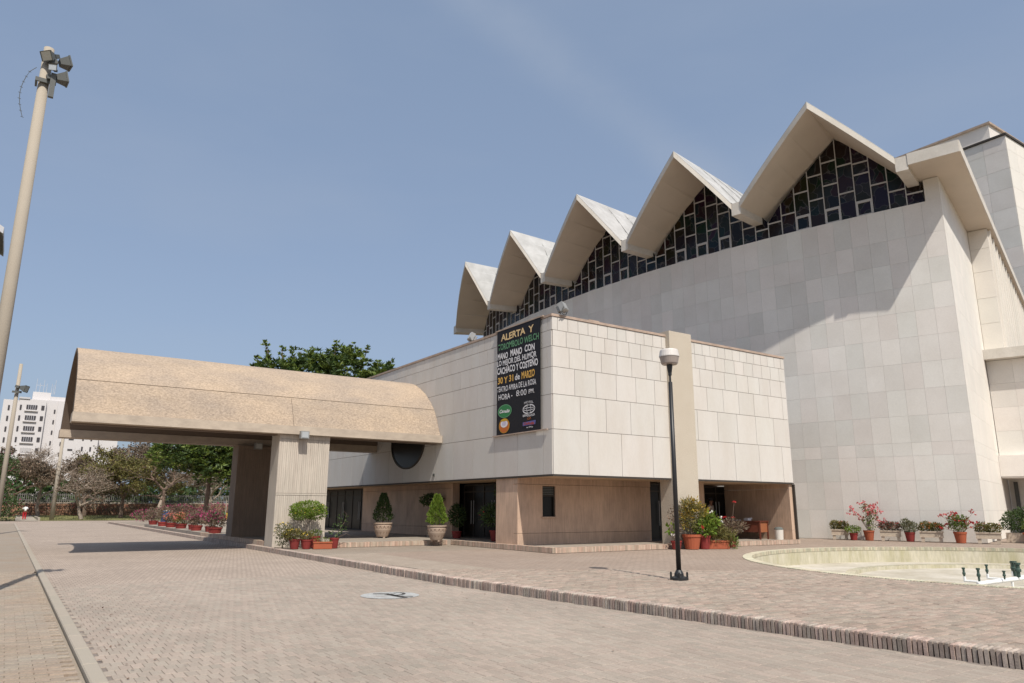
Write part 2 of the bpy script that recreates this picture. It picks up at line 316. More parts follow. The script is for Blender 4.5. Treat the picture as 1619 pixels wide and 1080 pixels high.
# farther out the same paving as a sheet, brick courses in the material
def brickmat(name, src, bw, bh, mortar=.35, msize=.012, sw=False):
    m = MATS[src].copy(); m.name = name; MATS[name] = m; n = m.node_tree; L = n.links; bs = n.nodes['Principled BSDF']; s0 = bs.inputs['Base Color'].links[0].from_socket
    geo = n.nodes.new('ShaderNodeNewGeometry'); mp_ = n.nodes.new('ShaderNodeMapping')
    if sw: mp_.inputs['Rotation'].default_value = (0, 0, math.pi/2)
    bt = n.nodes.new('ShaderNodeTexBrick'); bt.inputs['Scale'].default_value = 1; bt.inputs['Brick Width'].default_value = bw; bt.inputs['Row Height'].default_value = bh
    bt.inputs['Mortar Size'].default_value = msize; bt.inputs['Color1'].default_value = (1.10, 1.10, 1.09, 1); bt.inputs['Color2'].default_value = (.93, .93, .92, 1); bt.inputs['Mortar'].default_value = (mortar,)*3+(1,)
    L.new(geo.outputs['Position'], mp_.inputs[0]); L.new(mp_.outputs[0], bt.inputs[0])
    x = n.nodes.new('ShaderNodeMixRGB'); x.blend_type = 'MULTIPLY'; x.inputs[0].default_value = 1; L.new(s0, x.inputs[1]); L.new(bt.outputs[0], x.inputs[2]); L.new(x.outputs[0], bs.inputs['Base Color'])
    return m
brickmat('paver_sheet', 'paver', .112, .225, .72, .012)
brickmat('plaza_sheet', 'plaza_brick', .225, .112, .7, .01)
yend = 2.6+ny*PY
RZ = ROADZ-.004
MB().add([(1.0, yend-.01, RZ), (8.0, yend-.01, RZ), (8.2, 82, RZ), (39, 85, RZ), (39, 95, RZ), (-29, 95, RZ), (-29, 83, RZ), (1.0, 82, RZ)], [tuple(range(8))]).build('paving', 'paver_sheet', road)

# plaza: a fill with a circular hole for the fountain
FC = (24.6, 8.4); FR = 8.6
def ring_sheet(mb, inner, outer):
    k = len(inner); mb.add(inner+outer, [(i, (i+1) % k, (i+1) % k+k, i+k) for i in range(k)])
NR = 96
inner = [(FC[0]+(FR+.0)*math.cos(2*math.pi*i/NR), FC[1]+(FR+.0)*math.sin(2*math.pi*i/NR), 0) for i in range(NR)]
outer = []
for i in range(NR):
    a = 2*math.pi*i/NR; dx, dy = math.cos(a), math.sin(a)
    t = 14.5/max(abs(dx), abs(dy)); outer.append((FC[0]+dx*t, FC[1]+dy*t, 0))
PZ = -.014
b = MB(); ring_sheet(b, [(x, y, PZ) for x, y, z in inner], [(x, y, PZ) for x, y, z in outer])
X0, X1, Y0, Y1 = FC[0]-14.5, FC[0]+14.5, FC[1]-14.5, FC[1]+14.5
b.add([(curbx(-12)+.12, -12, PZ), (X0, -12, PZ), (X0, Y1, PZ), (8.15, Y1, PZ), (8.12, 14, PZ)], [(0, 1, 2, 3, 4)])
b.add([(8.15, Y1, PZ), (60, Y1, PZ), (60, 60, PZ), (8.6, 80, PZ)], [(0, 1, 2, 3)])
b.add([(X1, Y0, PZ), (80, Y0, PZ), (80, Y1, PZ), (X1, Y1, PZ)], [(0, 1, 2, 3)])
b.add([(X0, -12, PZ), (80, -12, PZ), (80, Y0, PZ), (X0, Y0, PZ)], [(0, 1, 2, 3)])
plaza = b.build('plaza', 'plaza_sheet', kind='structure')
# near plaza bricks as geometry
BL, BW = .225, .112; cells = []; halves = []
for j in range(int(20.4/BW)):
    y = -.8+j*BW; x = curbx(y)+.24
    if j % 2:
        if y > 1: halves.append((x, y))
        x += BL*.5
    while x+BL < 22:
        dx, dy = x+.11-FC[0], y+.05-FC[1]
        dd = camd(x+.11, y+.05)
        if dx*dx+dy*dy > (FR+.27)**2 and dd and dd[0] < 17.5 and y < 19.4: cells.append((dd[0], (x, y)))
        x += BL
cells.sort(key=lambda t: t[0])
pm = []
for v in range(4):
    b = MB(); b.bbox(G/2, BL-G/2, G/2, BW-G/2, -.04, 0, .008); me = b.mesh('brick'); me.materials.append(MATS['plaza_brick']); pm.append(me)
for k, (d, c) in enumerate(cells[:300]):
    o = put('brick', pm[k % 4], plaza, loc=(c[0], c[1], random.uniform(-.006, .005)))
b = MB()
for d, c in cells[300:]:
    z = random.uniform(-.006, .005); b.bbox(c[0]+G/2, c[0]+BL-G/2, c[1]+G/2, c[1]+BW-G/2, z-.04, z, .008)
for x, y in halves: b.bbox(x+G/2, x+BL/2-G/2, y+G/2, y+BW-G/2, -.04, random.uniform(-.004, .004), .008)
b.build('brick', 'plaza_brick', plaza, kind='stuff')

# curb of upright bricks along the road
curb = MB()
curb.add([(curbx(y)+.05, y, z) for y in (2, 5, 8, 11, 14, 30, 80) for z in (-.2, -.012)]+[], [(2*i, 2*i+2, 2*i+3, 2*i+1) for i in range(6)])
curb = curb.build('curb', 'tile_joint', kind='structure')
CB = .056; b = MB()
b.bbox(0, .235, .0075, CB-.0075, -.17, .012, .014); cme = b.mesh('curb_brick'); cme.materials.append(MATS['curb_brick'])
far = MB(); y = 2.4; k = 0
while y < 80:
    x = curbx(y)-.01
    if k < 300:
        o = put('curb_brick', cme, curb, loc=(x+random.uniform(-.008, .008), y, random.uniform(-.008, .006)))
        o.rotation_euler = (random.uniform(-.02, .02), 0, random.uniform(-.05, .05)+(.085 if y < 14 else 0))
    else: far.bbox(x, x+.22, y+.004, y+CB-.004, -.17, .008, .01)
    y += CB; k += 1
far.build('curb_brick', 'curb_brick', curb, kind='stuff')

# left sidewalk: kerb stones and rippled paving slabs
side = MB().add([(-14, -12, ROADZ-.025), (.84, -12, ROADZ-.025), (.84, 22.2, ROADZ-.025), (-14, 22.2, ROADZ-.025), (-14, 22.2, ROADZ+.005), (.84, 22.2, ROADZ+.005), (.84, 82, ROADZ+.005), (-14, 82, ROADZ+.005)], [(0, 1, 2, 3), (4, 5, 6, 7)]).build('sidewalk', 'sidewalk', kind='structure')
for k in range(26):
    y0 = 2+k*1.0; b = MB(); b.bbox(.85, 1.0, y0+.006, y0+.994, -.3, ROADZ+.03, .012)
    o = b.build('kerb_stone', 'kerb_stone', side)
MB().bbox(.85, 1.0, 28.006, 82, -.3, ROADZ+.03, .012).build('kerb_stone', 'kerb_stone', side, kind='stuff')
# wavy-edged paving bricks laid in courses across the walk
WX, WY = .24, .118
def wavy(mb, x0, y0, z, gap=.018, amp=.014):
    n = 6; xs = [x0+.0015+(WX-.003)*i/n for i in range(n+1)]; f = lambda x: amp*math.sin(4*math.pi*(x+.04)/WX)
    rings = []
    for (ins, dz) in ((0, -.05), (0, -.014), (.012, 0)):
        xa = [min(max(x, xs[0]+ins*.2), xs[-1]-ins*.2) for x in xs]
        rings.append([(x, y0+gap/2+ins+f(x), z+dz) for x in xa]+[(x, y0+WY-gap/2-ins+f(x), z+dz) for x in reversed(xa)])
    k = 2*(n+1); vs = sum(rings, []); fs = [tuple(range(2*k, 3*k))]
    for r in (0, 1):
        for i in range(k): fs.append((r*k+i, r*k+(i+1) % k, (r+1)*k+(i+1) % k, (r+1)*k+i))
    mb.add(vs, fs)
wc = []
for j in range(150):
    for i in range(24):
        x, y = -5.08+i*WX+(j % 2)*WX/2, 4.6+j*WY
        if x+WX > .85: continue
        d = camd(x+.12, y+.06)
        if d: wc.append((d[0], x, y))
wc.sort(); wm = MB(); wavy(wm, 0-.04, 0, 0); wme = wm.mesh('paving_brick'); wme.materials.append(MATS['sidewalk'])
# the master sits at a whole number of waves, so that every copy continues the wave
q = MB()
for k, (d, x, y) in enumerate(wc):
    z = ROADZ+.012+random.uniform(-.005, .005)+.006*noise.noise(Vector((x, y, 0)))
    if k < 300: put('paving_brick', wme, side, loc=(x+.04, y, z))
    else: wavy(q, x, y, z)
q.build('paving_brick', 'sidewalk', side, kind='stuff')

# ------------------------------------------------------------------ fountain pool
fo = thing('fountain_basin', 'drained round fountain basin sunk in the plaza with greenish walls', 'fountain', (FC[0], FC[1], 0))
b = MB(); n = 96; D = .55
vs = [(FR*math.cos(2*math.pi*i/n), FR*math.sin(2*math.pi*i/n), z) for z in (-.02, -D) for i in range(n)]
b.add(vs, [(i, (i+1) % n, (i+1) % n+n, i+n) for i in range(n)]); b.build('basin_wall', 'pool_wall', fo, smooth=True)
MB().add([(FR*math.cos(2*math.pi*i/n), FR*math.sin(2*math.pi*i/n), -D) for i in range(n)], [tuple(range(n))]).build('basin_floor', 'pool_floor', fo)
b = MB(); r2 = 5.9
b.add([(r2*math.cos(2*math.pi*i/n), r2*math.sin(2*math.pi*i/n), z) for z in (-D, -D+.11) for i in range(n)], [(i, (i+1) % n, (i+1) % n+n, i+n) for i in range(n)])
b.add([((r2-.25*k)*math.cos(2*math.pi*i/n), (r2-.25*k)*math.sin(2*math.pi*i/n), -D+.11) for k in (0, 1) for i in range(n)], [(i, (i+1) % n, (i+1) % n+n, i+n) for i in range(n)])
b.add([((r2-.25)*math.cos(2*math.pi*i/n), (r2-.25)*math.sin(2*math.pi*i/n), -D+.11-k*.3) for k in (0, 1) for i in range(n)], [(i, (i+1) % n, (i+1) % n+n, i+n) for i in range(n)])
b.build('inner_ring', 'pool_wall', fo)
b = MB().bbox(-.02, .25, -.0235, .0235, -.10, .012, .006); rme = b.mesh('coping_brick'); rme.materials.append(MATS['pool_brick'])
nb = int(2*math.pi*FR/.066); near = []
for i in range(nb):
    a = 2*math.pi*i/nb; near.append((abs(((a-R_(115)+math.pi) % (2*math.pi))-math.pi), a))
near.sort(); st = MB()
for k, (q, a) in enumerate(near):
    if k < 300: o = put('coping_brick', rme, fo, loc=(FR*math.cos(a), FR*math.sin(a), 0), rz=a)
    else:
        mt = Matrix.Translation((FR*math.cos(a), FR*math.sin(a), 0)) @ Matrix.Rotation(a, 4, 'Z'); st.box(-.02, .25, -.0235, .0235, -.1, .012, mt)
st.build('coping_brick', 'pool_brick', fo, kind='stuff')
st = MB()
for i in range(int(2*math.pi*r2/.07)):
    a = .07/r2*i; mt = Matrix.Translation((r2*math.cos(a), r2*math.sin(a), -D+.11)) @ Matrix.Rotation(a, 4, 'Z'); st.box(-.25, .01, -.0225, .0225, -.05, .015, mt)
st.build('ring_brick', 'pool_brick', fo, kind='stuff')

# ------------------------------------------------------------------ plinth (step in front of the foyer)
b = MB()
poly = [(15.0, 19.62), (28.25, 19.62), (28.25, 60), (8.55, 60), (8.3, 30.4), (8.3, 28.9), (9.9, 28.9), (9.9, 26.35), (15.0, 26.35)]
b.prism(poly, -.02, .155, 2); plinth = b.build('plinth', 'floor_slab', kind='structure')
b = MB()
def soldier(x0, y0, x1, y1, z0=.0, z1=.172):
    L = math.hypot(x1-x0, y1-y0); k = int(L/.06); a = math.atan2(y1-y0, x1-x0)
    for i in range(k):
        mt = Matrix.Translation((x0, y0, 0)) @ Matrix.Rotation(a, 4, 'Z'); b.box(i*L/k+.0035, (i+1)*L/k-.0035, -.03, .2, z0, z1+random.uniform(-.004, .004), mt)
soldier(15.0, 19.6, 28.2, 19.6); soldier(15.0, 26.35, 15.0, 19.6); soldier(9.9, 26.35, 14.8, 26.35); soldier(8.3, 40, 8.3, 28.9)
soldier(8.3, 28.9, 9.9, 28.9)
b.build('step_brick', 'step_brick', plinth, kind='stuff')

# ------------------------------------------------------------------ foyer building
CXX, CY, Z0, Z1 = 15.09, 19.71, 2.54, 8.06
XR, YB = 28.25, 52.0
foy = thing('foyer_building', 'low white stone foyer block raised over a recessed ground floor', 'building', (0, 0, 0))
b = MB()
b.box(CXX+.03, XR-.01, CY+.03, YB, Z0+.0, Z1-.01); b.build('core', 'tile_joint', foy)
zr = [8.055, 7.57, 6.99, 6.25, 5.29, 4.08, 2.55]
wd = [.469, .605, .752, .985, 1.205, 1.563]; ox = [15.34, 15.12, 15.10+.752, 15.10, 16.32-1.205, 15.11]
oy = [19.95, 20.31, 20.0, 20.69, 20.45, 20.25]
JG = .008
tm = {}
def tile(row, a, b_, face):
    h0, h1 = zr[row+1]+JG, zr[row]-JG
    key = (row, round(b_-a, 3), face)
    if key not in tm:
        q = MB(); L = b_-a
        if face == 'r': q.box(JG, L-JG, 0, .035, h0-h1, 0)
        else: q.box(0, .035, JG, L-JG, h0-h1, 0)
        me = q.mesh('tile'); me.materials.append(MATS['tile']); tm[key] = me
    loc = (a, CY-random.uniform(0, .002), h1) if face == 'r' else (CXX-random.uniform(0, .002), a, h1)
    put('tile', tm[key], foy, loc=loc)
for r in range(6):
    x = ox[r]
    while x > CXX+.0: x -= wd[r]
    if CXX-x < wd[r]-.02 and x+wd[r] > CXX+.04: tile(r, CXX, x+wd[r], 'r')
    x += wd[r]
    while x < XR-.02: 
        e = min(x+wd[r], XR)
        if not (x > 20.75 and e < 21.95): tile(r, x, e, 'r')
        x += wd[r]
    y = oy[r]
    if y-CY > .04: tile(r, CY+.035, y, 'l')
    while y < YB-.1: tile(r, y, min(y+wd[r], YB), 'l'); y += wd[r]
b = MB(); b.box(CXX-.03, XR+.03, CY-.03, CY+.35, Z1, Z1+.09); b.box(CXX-.03, CXX+.35, CY+.35, YB, Z1, Z1+.09); b.box(21.0, 21.7, CY-.02, CY+.25, Z1+.09, Z1+.12)
b.box(16.8, 17.3, CY+.0, CY+.3, Z1+.09, Z1+.13)
b.build('coping', 'coping', foy)
b = MB(); b.box(CXX+.35, XR, CY+.35, YB, Z1-.3, Z1-.05); b.build('flat_roof', 'lip_concrete', foy)
b = MB(); b.box(CXX-.015, XR+.01, CY-.015, CY+.05, Z0-.05, Z0-.002); b.box(CXX-.015, CXX+.05, CY+.05, YB, Z0-.05, Z0-.002); b.build('drip_edge', 'dark_trim', foy)
b = MB(); b.box(CXX+.06, XR, CY+.06, YB, Z0-.03, Z0-.004); b.build('soffit', 'soffit_brown', foy)
# ground floor walls, travertine panels over a lower base course and an upper band
WT = .155
def wallx(x0, x1, y, t=.25, zs=((WT, .55), (.56, 2.28), (2.29, Z0-.03))):
    for z0, z1 in zs: MB().box(x0, x1, y, y+t, z0, z1).build('wall', 'travertine', foy)
def wally(y0, y1, x, t=.25, zs=((WT, .55), (.56, 2.28), (2.29, Z0-.03))):
    for z0, z1 in zs: MB().box(x, x+t, y0, y1, z0, z1).build('wall', 'travertine', foy)
FY = 21.9
# front wall with the ticket window
TW = (16.27, 16.87, 1.13, 2.23)
MB().box(15.15, TW[0], FY, FY+.25, .56, 2.28).build('wall', 'travertine', foy)
MB().box(TW[1], 21.75, FY, FY+.25, .56, 2.28).build('wall', 'travertine', foy)
MB().box(TW[0], TW[1], FY, FY+.25, .56, TW[2]).build('wall', 'travertine', foy)
MB().box(TW[0], TW[1], FY, FY+.25, TW[3], 2.28).build('wall', 'travertine', foy)
MB().box(15.15, 21.75, FY, FY+.25, WT, .55).build('wall', 'travertine', foy)
MB().box(15.13, 21.75, FY-.02, FY+.25, 2.29, Z0-.03).build('wall', 'travertine', foy)
tw = MB(); tw.box(TW[0], TW[0]+.04, FY+.05, FY+.12, TW[2], TW[3]); tw.box(TW[1]-.04, TW[1], FY+.05, FY+.12, TW[2], TW[3]); tw.box(TW[0]+.04, TW[1]-.04, FY+.05, FY+.12, 1.86, 1.90)
tw = tw.build('ticket_window', 'dark_trim', foy)
MB().box(TW[0], TW[1], FY+.13, FY+.15, TW[2], TW[3]).build('pane', 'door_glass', tw)
b = MB(); [b.box(TW[0]+.05, TW[1]-.05, FY+.06, FY+.09, 1.92+i*.06, 1.955+i*.06) for i in range(5)]; b.build('louvre', 'housing', tw)
MB().box(TW[0]-.04, TW[1]+.04, FY-.06, FY+.12, TW[2]-.05, TW[2]-.002).build('sill', 'travertine', tw)
# return wall and left entrances
wally(FY+.25, 23.3, 15.35); MB().box(15.15, 15.35, FY+.25, 23.3, WT, Z0-.03).build('wall', 'travertine', foy)
wally(23.3, 25.6, 16.9); wally(29.1, 39.3, 16.6)
MB().box(16.5, 16.85, 28.95, 29.1, WT, Z0-.03).build('wall', 'travertine', foy)
def door(x, y, L, axis, n=2, name='glass_door'):
    fr = MB(); H = 2.45
    t = .05
    for i in range(n+1):
        u = i*L/n
        (fr.box(x+u-t/2, x+u+t/2, y, y+.06, WT, H) if axis == 'x' else fr.box(x, x+.06, y+u-t/2, y+u+t/2, WT, H))
    for z in (WT, H-.06, 2.1):
        (fr.box(x+t/2, x+L-t/2, y+.002, y+.058, z, z+.06) if axis == 'x' else fr.box(x+.002, x+.058, y+t/2, y+L-t/2, z, z+.06))
    fr = fr.build(name, 'dark_trim', foy)
    for i in range(n):
        u0, u1 = i*L/n+t/2, (i+1)*L/n-t/2
        q = MB(); (q.box(x+u0, x+u1, y+.025, y+.035, WT+.06, H) if axis == 'x' else q.box(x+.025, x+.035, y+u0, y+u1, WT+.06, H)); q.build('pane', 'door_glass', fr)
        u = u1-.08 if i % 2 == 0 else u0+.08
        q = MB(); P = [(x+u, y-.06, .75), (x+u, y-.06, 1.75)] if axis == 'x' else [(x-.06, y+u, .75), (x-.06, y+u, 1.75)]
        q.tube(P, .018, 6); q.build('handle', 'steel_grey', fr)
door(21.76, FY+.1, 1.25, 'x', 2); door(25.0, 23.3, 3.2, 'x', 4); door(17.1, 25.6, 3.35, 'y', 4); door(17.0, 39.3, 12.5, 'y', 10)
MB().box(23.05, 25.0, FY, 23.55, WT, Z0-.03).build('wall', 'travertine', foy)
wally(19.78, 23.3, 28.0, .25); MB().box(28.20, 28.27, 19.66, 19.76, 0, Z0-.06).build('jamb', 'dark_trim', foy)
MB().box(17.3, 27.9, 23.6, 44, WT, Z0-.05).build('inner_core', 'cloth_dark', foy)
MB().box(20.72, 21.97, 19.50, 20.3, 0.0, 8.28).build('pillar', 'aggregate_fine', foy, label='full-height pebble-dash pillar standing proud of the white face')
# round window below the vault
b = MB(); cy_, cz_, ra, rb = 30.75, 4.35, 1.72, 1.20; n = 40
ring = [(cy_+ra*math.cos(2*math.pi*i/n), cz_+rb*math.sin(2*math.pi*i/n)) for i in range(n)]
rw = MB(); rin = [(cy_+(ra-.07)*math.cos(2*math.pi*i/n), cz_+(rb-.07)*math.sin(2*math.pi*i/n)) for i in range(n)]
rw.add([(CXX-.06, *p) for p in ring]+[(CXX-.06, *p) for p in rin]+[(CXX+.04, *p) for p in ring], [(i, (i+1) % n, (i+1) % n+n, i+n) for i in range(n)]+[(i+2*n, (i+1) % n+2*n, (i+1) % n, i) for i in range(n)])
rw = rw.build('round_window', 'dark_trim', foy)
MB().add([(CXX-.03, *p) for p in rin], [tuple(range(n))]).build('pane', 'door_glass', rw)
MB().box(CXX-.035, CXX, 28.05, 28.2, 2.75, 2.86).build('vent', 'housing', foy)

# ------------------------------------------------------------------ vaulted entrance canopy
can = thing('entrance_canopy', 'long barrel-vaulted pebble-dash canopy reaching over the driveway on two slab piers', 'canopy', (0, 0, 0))
near_o = [(27.62, 4.42), (27.78, 4.75), (27.98, 5.2), (28.25, 5.62), (28.62, 6.03), (29.1, 6.42), (29.65, 6.76), (30.25, 7.03), (30.85, 7.18), (31.2, 7.21)]
out_ = near_o + [(62.4-y, z) for y, z in near_o[-2::-1]]
mid = 31.2; N = len(out_)
def inn(i):
    y, z = out_[i]; k = 1-(z-4.42)/(7.21-4.42); t = .12+.42*k
    return (y+(t if y < mid else -t) if abs(y-mid) > .1 else y, z-.13*(1-k)-.0)
inn_ = [inn(i) for i in range(N)]
INSIDE = []
VX0, VX1 = 1.45, 15.08
def vseg(i0, i1, x0, x1):
    b = MB(); k = i1-i0+1; o = [out_[i] for i in range(i0, i1+1)]; q = [inn_[i] for i in range(i0, i1+1)]
    vs = [(x, *p) for x in (x0, x1) for p in o]+[(x, *p) for x in (x0, x1) for p in q]; fs = []
    for j in range(k-1):
        fs += [(j, j+1, k+j+1, k+j), (2*k+j, 3*k+j, 3*k+j+1, 2*k+j+1), (j, 2*k+j, 2*k+j+1, j+1), (k+j, k+j+1, 3*k+j+1, 3*k+j)]
    b.inner = [4*j+1 for j in range(k-1)]+[4*j+2 for j in range(k-1)]
    fs += [(0, k, 3*k, 2*k), (k-1, 3*k-1, 4*k-1, 2*k-1)]
    return b.add(vs, fs)
def sub(a, b_, n=4): return [tuple(a[k]+(b_[k]-a[k])*j/n for k in (0, 1)) for j in range(n)]
# slightly open joint between lower and upper bands
gap = .012
oo = list(out_)
for (i0, i1) in ((0, 3), (3, N-4), (N-4, N-1)):
    cuts = [VX0, 8.72, VX1] if i0 != 3 else [VX0, VX1]
    for a, c in zip(cuts[:-1], cuts[1:]):
        sv = (out_[i0], out_[i1])
        if i0 == 3: out_[3] = (out_[3][0]+.012, out_[3][1]+.02); out_[N-4] = (out_[N-4][0]-.012, out_[N-4][1]+.02)
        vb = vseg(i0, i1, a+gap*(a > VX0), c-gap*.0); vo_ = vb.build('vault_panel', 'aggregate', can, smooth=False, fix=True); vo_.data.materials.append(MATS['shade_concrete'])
        for fi in vb.inner: vo_.data.polygons[fi].material_index = 1  # inner faces take the colour with the shade painted in
        out_[i0], out_[i1] = sv
# smooth vault look: shade smooth on faces
for o in can.children:
    me = o.data; bm = bmesh.new(); bm.from_mesh(me); bm.edges.ensure_lookup_table()
    for f in bm.faces: f.smooth = True
    for e in bm.edges:
        if len(e.link_faces) == 2 and e.calc_face_angle(0) > .5: e.smooth = False
    bm.to_mesh(me); bm.free()
MB().box(1.38, 1.45-.002, 0, .001, 0, .001)
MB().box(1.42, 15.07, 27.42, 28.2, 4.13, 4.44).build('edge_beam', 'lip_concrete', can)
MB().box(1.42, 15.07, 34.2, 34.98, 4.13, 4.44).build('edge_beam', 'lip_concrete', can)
MB().box(1.47, 15.05, 27.9, 28.3, 4.10, 4.13).build('beam_underside', 'shade_concrete', can)  # thin slab below the front beam, its shade given as darker colour
# piers
def pier(x0, x1, y0, y1, m, z0):
    p = MB().box(x0, x1, y0, y1, z0, 4.128).build('pier', m, can)
    return p
def ribpier(x0, x1, y0, y1, m, z0):
    b = MB(); b.box(x0+.0, x1-.0, y0+.02, y1, z0, 4.13)
    root = b.build('pier', m, can)
    n = 26; w_ = (x1-x0)/n
    for (za, zb) in ((z0+.55, 1.86), (1.95, 3.95)):
        q = MB()
        for i in range(n):
            q.box(x0+i*w_+.004, x0+(i+1)*w_-.004, y0+.008*(i % 2), y0+.03, za, zb)
        q.build('rib_panel', m, root)
    for za, zb in ((3.97, 4.12), (1.875, 1.935), (z0, z0+.53)): MB().box(x0, x1, y0-.004, y0+.03, za, zb).build('band', m, root)
    return root
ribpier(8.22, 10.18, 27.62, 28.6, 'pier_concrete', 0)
ribpier(8.3, 10.6, 33.9, 34.9, 'pier_concrete_shaded', .15)  # rear pier, its shade under the vault painted into the concrete
for nm, x, y, lb in (('floodlight', 9.05, 27.36, 'small square floodlight on the sunny edge beam of the canopy'), ('floodlight', 9.1, 33.75, 'small square floodlight in the shade above the rear canopy pier')):
    t = thing(nm, lb, 'floodlight', (x, y, 4.05), 0, 'floodlights on the building')
    q = MB(); q.box(-.16, .16, -.14, .06, -.08, .2); q.build('housing', 'steel_grey', t)
    MB().box(-.12, .12, -.155, -.142, -.05, .16).build('lens', 'reflector', t); MB().box(-.03, .03, .06, .2, .02, .08).build('bracket', 'housing', t)

# ------------------------------------------------------------------ auditorium
CA = Vector((100.94, 38.44)); RW = 68.64
A1_, A5_ = 199.35, 165.0
aud = thing('auditorium_building', 'tall curved pale marble auditorium with a zigzag folded roof and stained windows', 'building', (0, 0, 0))
def pol(a, r, z): a = R_(a); return (CA.x+r*math.cos(a), CA.y+r*math.sin(a), z)
HW = 16.42
b = MB(); n = 70
ang = [A1_+(A5_-A1_)*i/n for i in range(n+1)]
b.add([pol(a, RW-.03, z) for z in (-.05, HW-.01) for a in ang], [(i, i+1, n+2+i, n+1+i) for i in range(n)])
b.build('wall_core', 'marble_joint', aud)
rows = [0, 1.4, 2.78, 3.93, 4.55, 5.83, 7.1, 8.38, 9.66, 10.93, 12.2, 13.48, 14.76, HW]
dA = .703; cols = int((A1_-A5_)/dA); PWD = RW*R_(dA)
panels = []
for c in range(cols):
    a = A1_-dA*(c+.5)
    for r in range(13):
        if a < 192.0 and rows[r+1] < 8.3: continue
        x, y, _ = pol(a, RW, 0); d = math.hypot(x, y)
        panels.append((d, c, r, a))
panels.sort(key=lambda t: t[0]); mesh_r = {}; st = MB()
JM = .0028
for k, (d, c, r, a) in enumerate(panels):
    h = rows[r+1]-rows[r]
    if k < 300:
        if r not in mesh_r:
            q = MB().box(-.03, 0.0, -PWD/2+JM, PWD/2-JM, JM, h-JM); me = q.mesh('wall_panel'); me.materials.append(MATS['marble']); mesh_r[r] = me
        put('wall_panel', mesh_r[r], aud, loc=pol(a, RW+random.uniform(0, .002), rows[r]), rz=R_(a))
    else:
        mt = Matrix.Translation(pol(a, RW, rows[r])) @ Matrix.Rotation(R_(a), 4, 'Z'); st.box(-.03, 0.0, -PWD/2+JM, PWD/2-JM, JM, h-JM, mt)
st.build('wall_panel', 'marble', aud, kind='stuff')
# side wall running back, and the projecting wing behind it
dv = Vector((.957, .290)); tv = Vector((.290, -.957))     # into depth, and sideways to the right
P0 = Vector(pol(A1_, RW, 0)[:2]); LS = 9.6
def frame_box(mb, u0, u1, v0, v1, z0, z1):               # box in the (dv, tv) frame at P0
    vs = []
    for z in (z0, z1):
        for u, v in ((u0, v0), (u1, v0), (u1, v1), (u0, v1)): p = P0+dv*u+tv*v; vs.append((p.x, p.y, z))
    mb.add(vs, [(3, 2, 1, 0), (4, 5, 6, 7), (0, 1, 5, 4), (1, 2, 6, 5), (2, 3, 7, 6), (3, 0, 4, 7)])
b = MB(); frame_box(b, .0, LS+14, -.6, .0, 0, 17.58); b.build('side_wall', 'marble_joint', aud, fix=True)
st = MB(); nu = 12
for i in range(nu):
    for r in range(14):
        z0 = rows[r]; z1 = rows[r+1] if r < 13 else 17.57
        if r == 13: continue
        frame_box(st, i*LS/nu+JM-.006*(i == 0), (i+1)*LS/nu-JM, 0, .03, z0+JM, z1-JM)
    frame_box(st, i*LS/nu+JM-.006*(i == 0), (i+1)*LS/nu-JM, 0, .03, HW+JM, 17.57)
st.build('side_panel', 'marble_warm', aud, kind='stuff', fix=True)
b = MB(); frame_box(b, .0015, .05, -.16, .0285, 0, HW-.004); b.build('corner_strip', 'marble', aud, fix=True)
# pier between glazing and corner
b = MB(); a0, a1 = 198.82, A1_
b.add([pol(a, r, z) for z in (HW, 17.56) for a, r in ((a0, RW), (a1, RW), (a1, RW-.6), (a0, RW-.6))], [(3, 2, 1, 0), (4, 5, 6, 7), (0, 1, 5, 4), (1, 2, 6, 5), (2, 3, 7, 6), (3, 0, 4, 7)])
b.build('corner_pier', 'marble', aud, fix=True)
# rear block beside the wing: tall stone panels, a ledge, a lower wall and an open porch
b = MB()
frame_box(b, LS, LS+30, 0, 1.02, 10.25, 17.58); b.build('rear_wall', 'marble_warm', aud, fix=True)
st = MB(); zz = [10.27, 11.9, 13.4, 15.0, 16.4, 17.56]
for j in range(5): frame_box(st, LS-.03, LS-.002, .06, 1.01, zz[j]+.008, zz[j+1]-.008)
for i in range(14):
    u = LS+.25+i*1.7
    frame_box(st, u, u+.22, 1.023, 1.14, 10.27, 17.52)
st.build('rear_panel', 'marble_warm', aud, kind='stuff', fix=True)
b = MB(); frame_box(b, LS-.9, LS+.5, .04, 9, 9.68, 10.24); b.build('ledge', 'white_concrete', aud, fix=True)
b = MB(); frame_box(b, LS-.25, LS+.4, .05, 9, 4.35, 9.67); b.build('lower_wall', 'marble_joint', aud, fix=True)
st = MB()
for i in range(7):
    for j in range(4): frame_box(st, LS-.29, LS-.252, .06+i*1.2+JM, .06+(i+1)*1.2-JM, 4.36+j*1.325+JM, 4.36+(j+1)*1.325-JM)
st.build('lower_panel', 'marble', aud, kind='stuff', fix=True)
b = MB(); frame_box(b, LS-.75, LS+.4, .04, 9, 3.2, 4.34); b.build('porch_beam', 'marble', aud, fix=True)
b = MB(); frame_box(b, LS+2.6, LS+2.9, .04, 9, 0, 3.2); frame_box(b, LS-.7, LS+2.6, .04, 9, 3.12, 3.19); b.build('porch_wall', 'marble', aud, fix=True)
b = MB(); frame_box(b, LS+2.3, LS+2.4, .3, .5, 0, 3.0); b.build('porch_post', 'housing', aud, fix=True)
